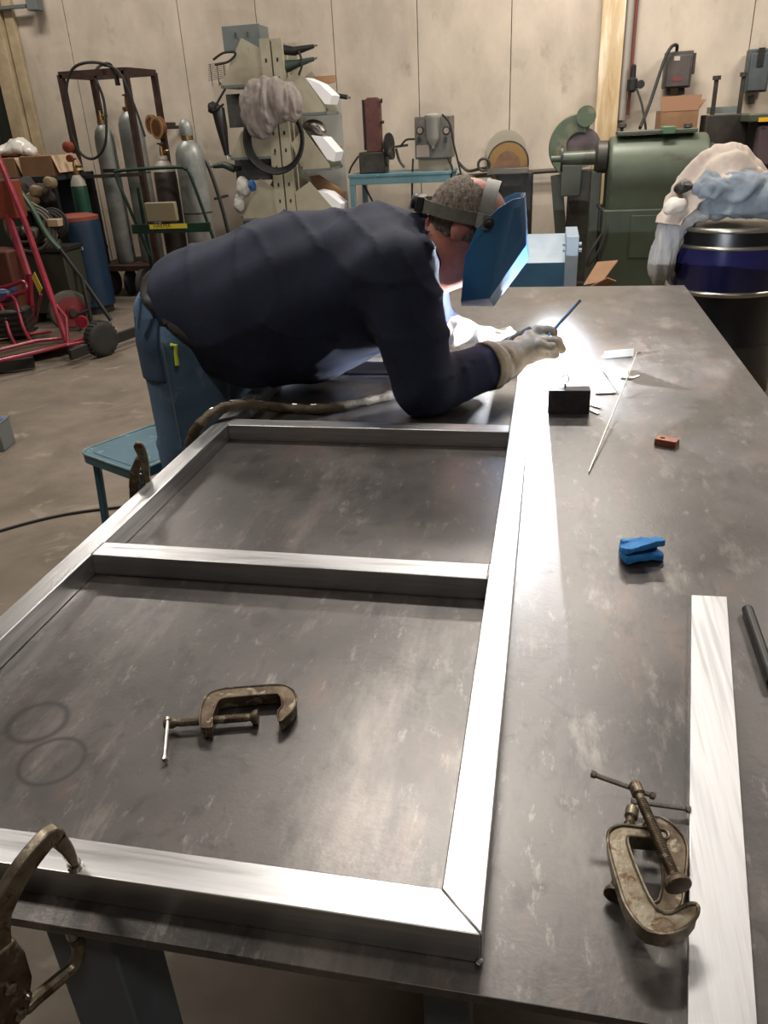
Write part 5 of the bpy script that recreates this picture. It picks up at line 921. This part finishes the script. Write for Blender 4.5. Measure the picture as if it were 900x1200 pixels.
# hand truck with the red wheel
wc = vy(79, 352, 5.35); wr_ = abs(vy(79, 376, 5.35).z-wc.z); wc.z = wr_; t = thing('wheel_barrow_frame', (wc.x, 5.35, 0), 'dark tubular cart frame with a large red hub wheel', 'cart')
wx = V((.75, -.66, 0)).normalized()
tr = part('wheel', G().lathe(wc-wx*.04, wx, [(0, wr_*.8), (.01, wr_*.95), (.03, wr_), (.05, wr_), (.07, wr_*.95), (.08, wr_*.8)], 32), mat('grey_rubber', '4b463f', .8), t); part('hub', G().lathe(wc-wx*.05, wx, [(0, wr_*.72), (.1, wr_*.72), (.105, wr_*.3), (.12, wr_*.25)], 28), mat('dusty_red_rim', '6e2527', .5), tr, label='red wheel disc'); part('axle_cap', G().lathe(wc+wx*.06, wx, [(0, .03), (.03, .03)], 10), m_grease, tr)
for off_ in (0, .3):
    g = G(); g.tube([vy(52, 268, 5.45+off_), vy(96, 326, 5.4+off_), V((vy(104, 363, 5.38).x, 5.38+off_, .015))], .018, 8); part('frame_tube', g, m_cartdark, t)
g = G(); g.tube([vy(104, 363, 5.38), vy(82, 372, 5.3)], .012, 7); part('kick_stand', g, m_cartdark, t); part('axle', G().cyl(wc, wc+V((.0, .35, .0)), .015, n=8), m_cartdark, t)
# red tubular kart
t = thing('go_kart', (-3.7, 4.6, 0), 'red tubular kart frame with a black tyre and a steel deck', 'kart')
zd = .10; F = lambda px, py, z=zd: V(PZ(px, py, z))
part('deck', G().prism([F(-60, 432), F(104, 396), F(94, 388), F(40, 390), F(-70, 412)], (0, 0, -.012)), mat('dusty_steel_deck', '54402f', .7, .3, '43352a', 14), t)
for p_, r in (([F(-60, 436, .12), F(30, 416, .12), F(78, 404, .12), F(106, 394, .12)], .014), ([F(-40, 420, .13), F(40, 400, .13), F(78, 396, .13)], .012), ([F(30, 392, .14), F(60, 388, .14)], .012)):
    part('deck_rail', G().tube(p_, r, 8), m_red, t)
base = F(79, 402, .12)
part('tall_tube', G().tube([V(PY(-12, 160, base.y+.9)), V(PY(30, 262, base.y+.5)), base], .022, 10), m_red, t); part('tall_tube', G().tube([V(PY(8, 248, base.y+.75)), V(PY(33, 322, base.y+.5)), F(37, 378, .14)], .03, 8), m_red, t)
part('brace_tube', G().tube([V(PY(60, 350, base.y+.22)), V(PY(78, 372, base.y+.06)), base+V((.02, -.02, 0))], .011, 7), m_red, t); part('brace_tube', G().tube([V(PY(48, 345, base.y+.3)), F(42, 375, .14)], .012, 7), m_red, t)
for pts_ in ([(-5, 352), (2, 352), (10, 347), (18, 352), (28, 385), (42, 408)], [(-8, 352), (2, 360), (12, 392), (22, 410)], [(0, 338), (15, 334), (26, 330), (31, 335), (28, 342), (12, 347)]):
    p_ = [V(PY(x, y, 4.55+.003*(410-y))) for x, y in pts_]; part('seat_hoop', G().tube(smooth_path(p_, 5), .014, 8), m_red, t)
a = V(PY(39, 322, base.y+.42)); b = V(PY(48, 341, base.y+.30)); part('yellow_tag', G().beam(a, b, .05, .006, up=(0, 1, 0)), mat('yellow_tag', 'b89a2c', .5), t, label='yellow paper tag')
tc_ = V(PZ(121, 418, 0)); trd = .125; tc_ = V((tc_.x, tc_.y+.02, trd)); ax_ = V((.72, -.3, 0)).normalized()
ty = part('tyre', G().lathe(tc_-ax_*.045, ax_, [(0, trd*.62), (.0, trd*.82), (.012, trd*.97), (.03, trd), (.06, trd), (.078, trd*.97), (.09, trd*.82), (.09, trd*.62)], 32), m_black, t, sharp=50); part('wheel_hub', G().lathe(tc_-ax_*.05, ax_, [(0, trd*.3), (.02, trd*.6), (.07, trd*.6), (.09, trd*.3)], 20), mat('dusty_red_rim', '6e2527'), ty)
for k_ in range(24):
    an = 2*math.pi*k_/24; rv = V((0, 0, 1))*math.cos(an)+ax_.cross(V((0, 0, 1)))*math.sin(an); part('tread_block', G().beam(tc_+rv*trd-ax_*.032, tc_+rv*trd+ax_*.032, .012, .008, up=tuple(rv)), m_black, ty)
part('axle', G().cyl(F(78, 405, .125), tc_, .012, n=8), m_red, t)
a = V(PZ(82, 416, .085)); b = V(PZ(166, 386, .085)); part('bumper_bar', G().beam(a, b, .03, .07), m_cartdark, t, bevel=.003)
part('red_reel', G().lathe(V(PY(96, 377, 4.95)), (.3, -1, 0), [(-.02, .045), (.02, .045)], 14), m_red, t)
part('chassis_beam', G().beam(F(-60, 438, .05), F(40, 424, .05), .05, .07), m_cartdark, t)
for px in (-40, 30): part('caster', G().lathe(F(px, 415, .045), (1, 0, 0), [(0, .045), (.03, .045)], 14), m_black, t)
c = vy(18, 388, 4.75); t2 = thing('kart_engine', (c.x, c.y, .11), 'small black engine with blue cover mounted on the kart deck', 'engine'); c.z = .22; part('engine_block', G().box(c, (.24, .2, .2), .3), m_grease, t2, bevel=.02); 
for i in range(5): part('cooling_fin', G().box(c+V((0, 0, -.08+.04*i)), (.27, .23, .012), .3), m_dark, t2)
part('fuel_tank', G().box(c+V((-.1, .05, .19)), (.24, .2, .1), .3), mat('dull_blue_tank', '2a3558', .4), t2, bevel=.03)
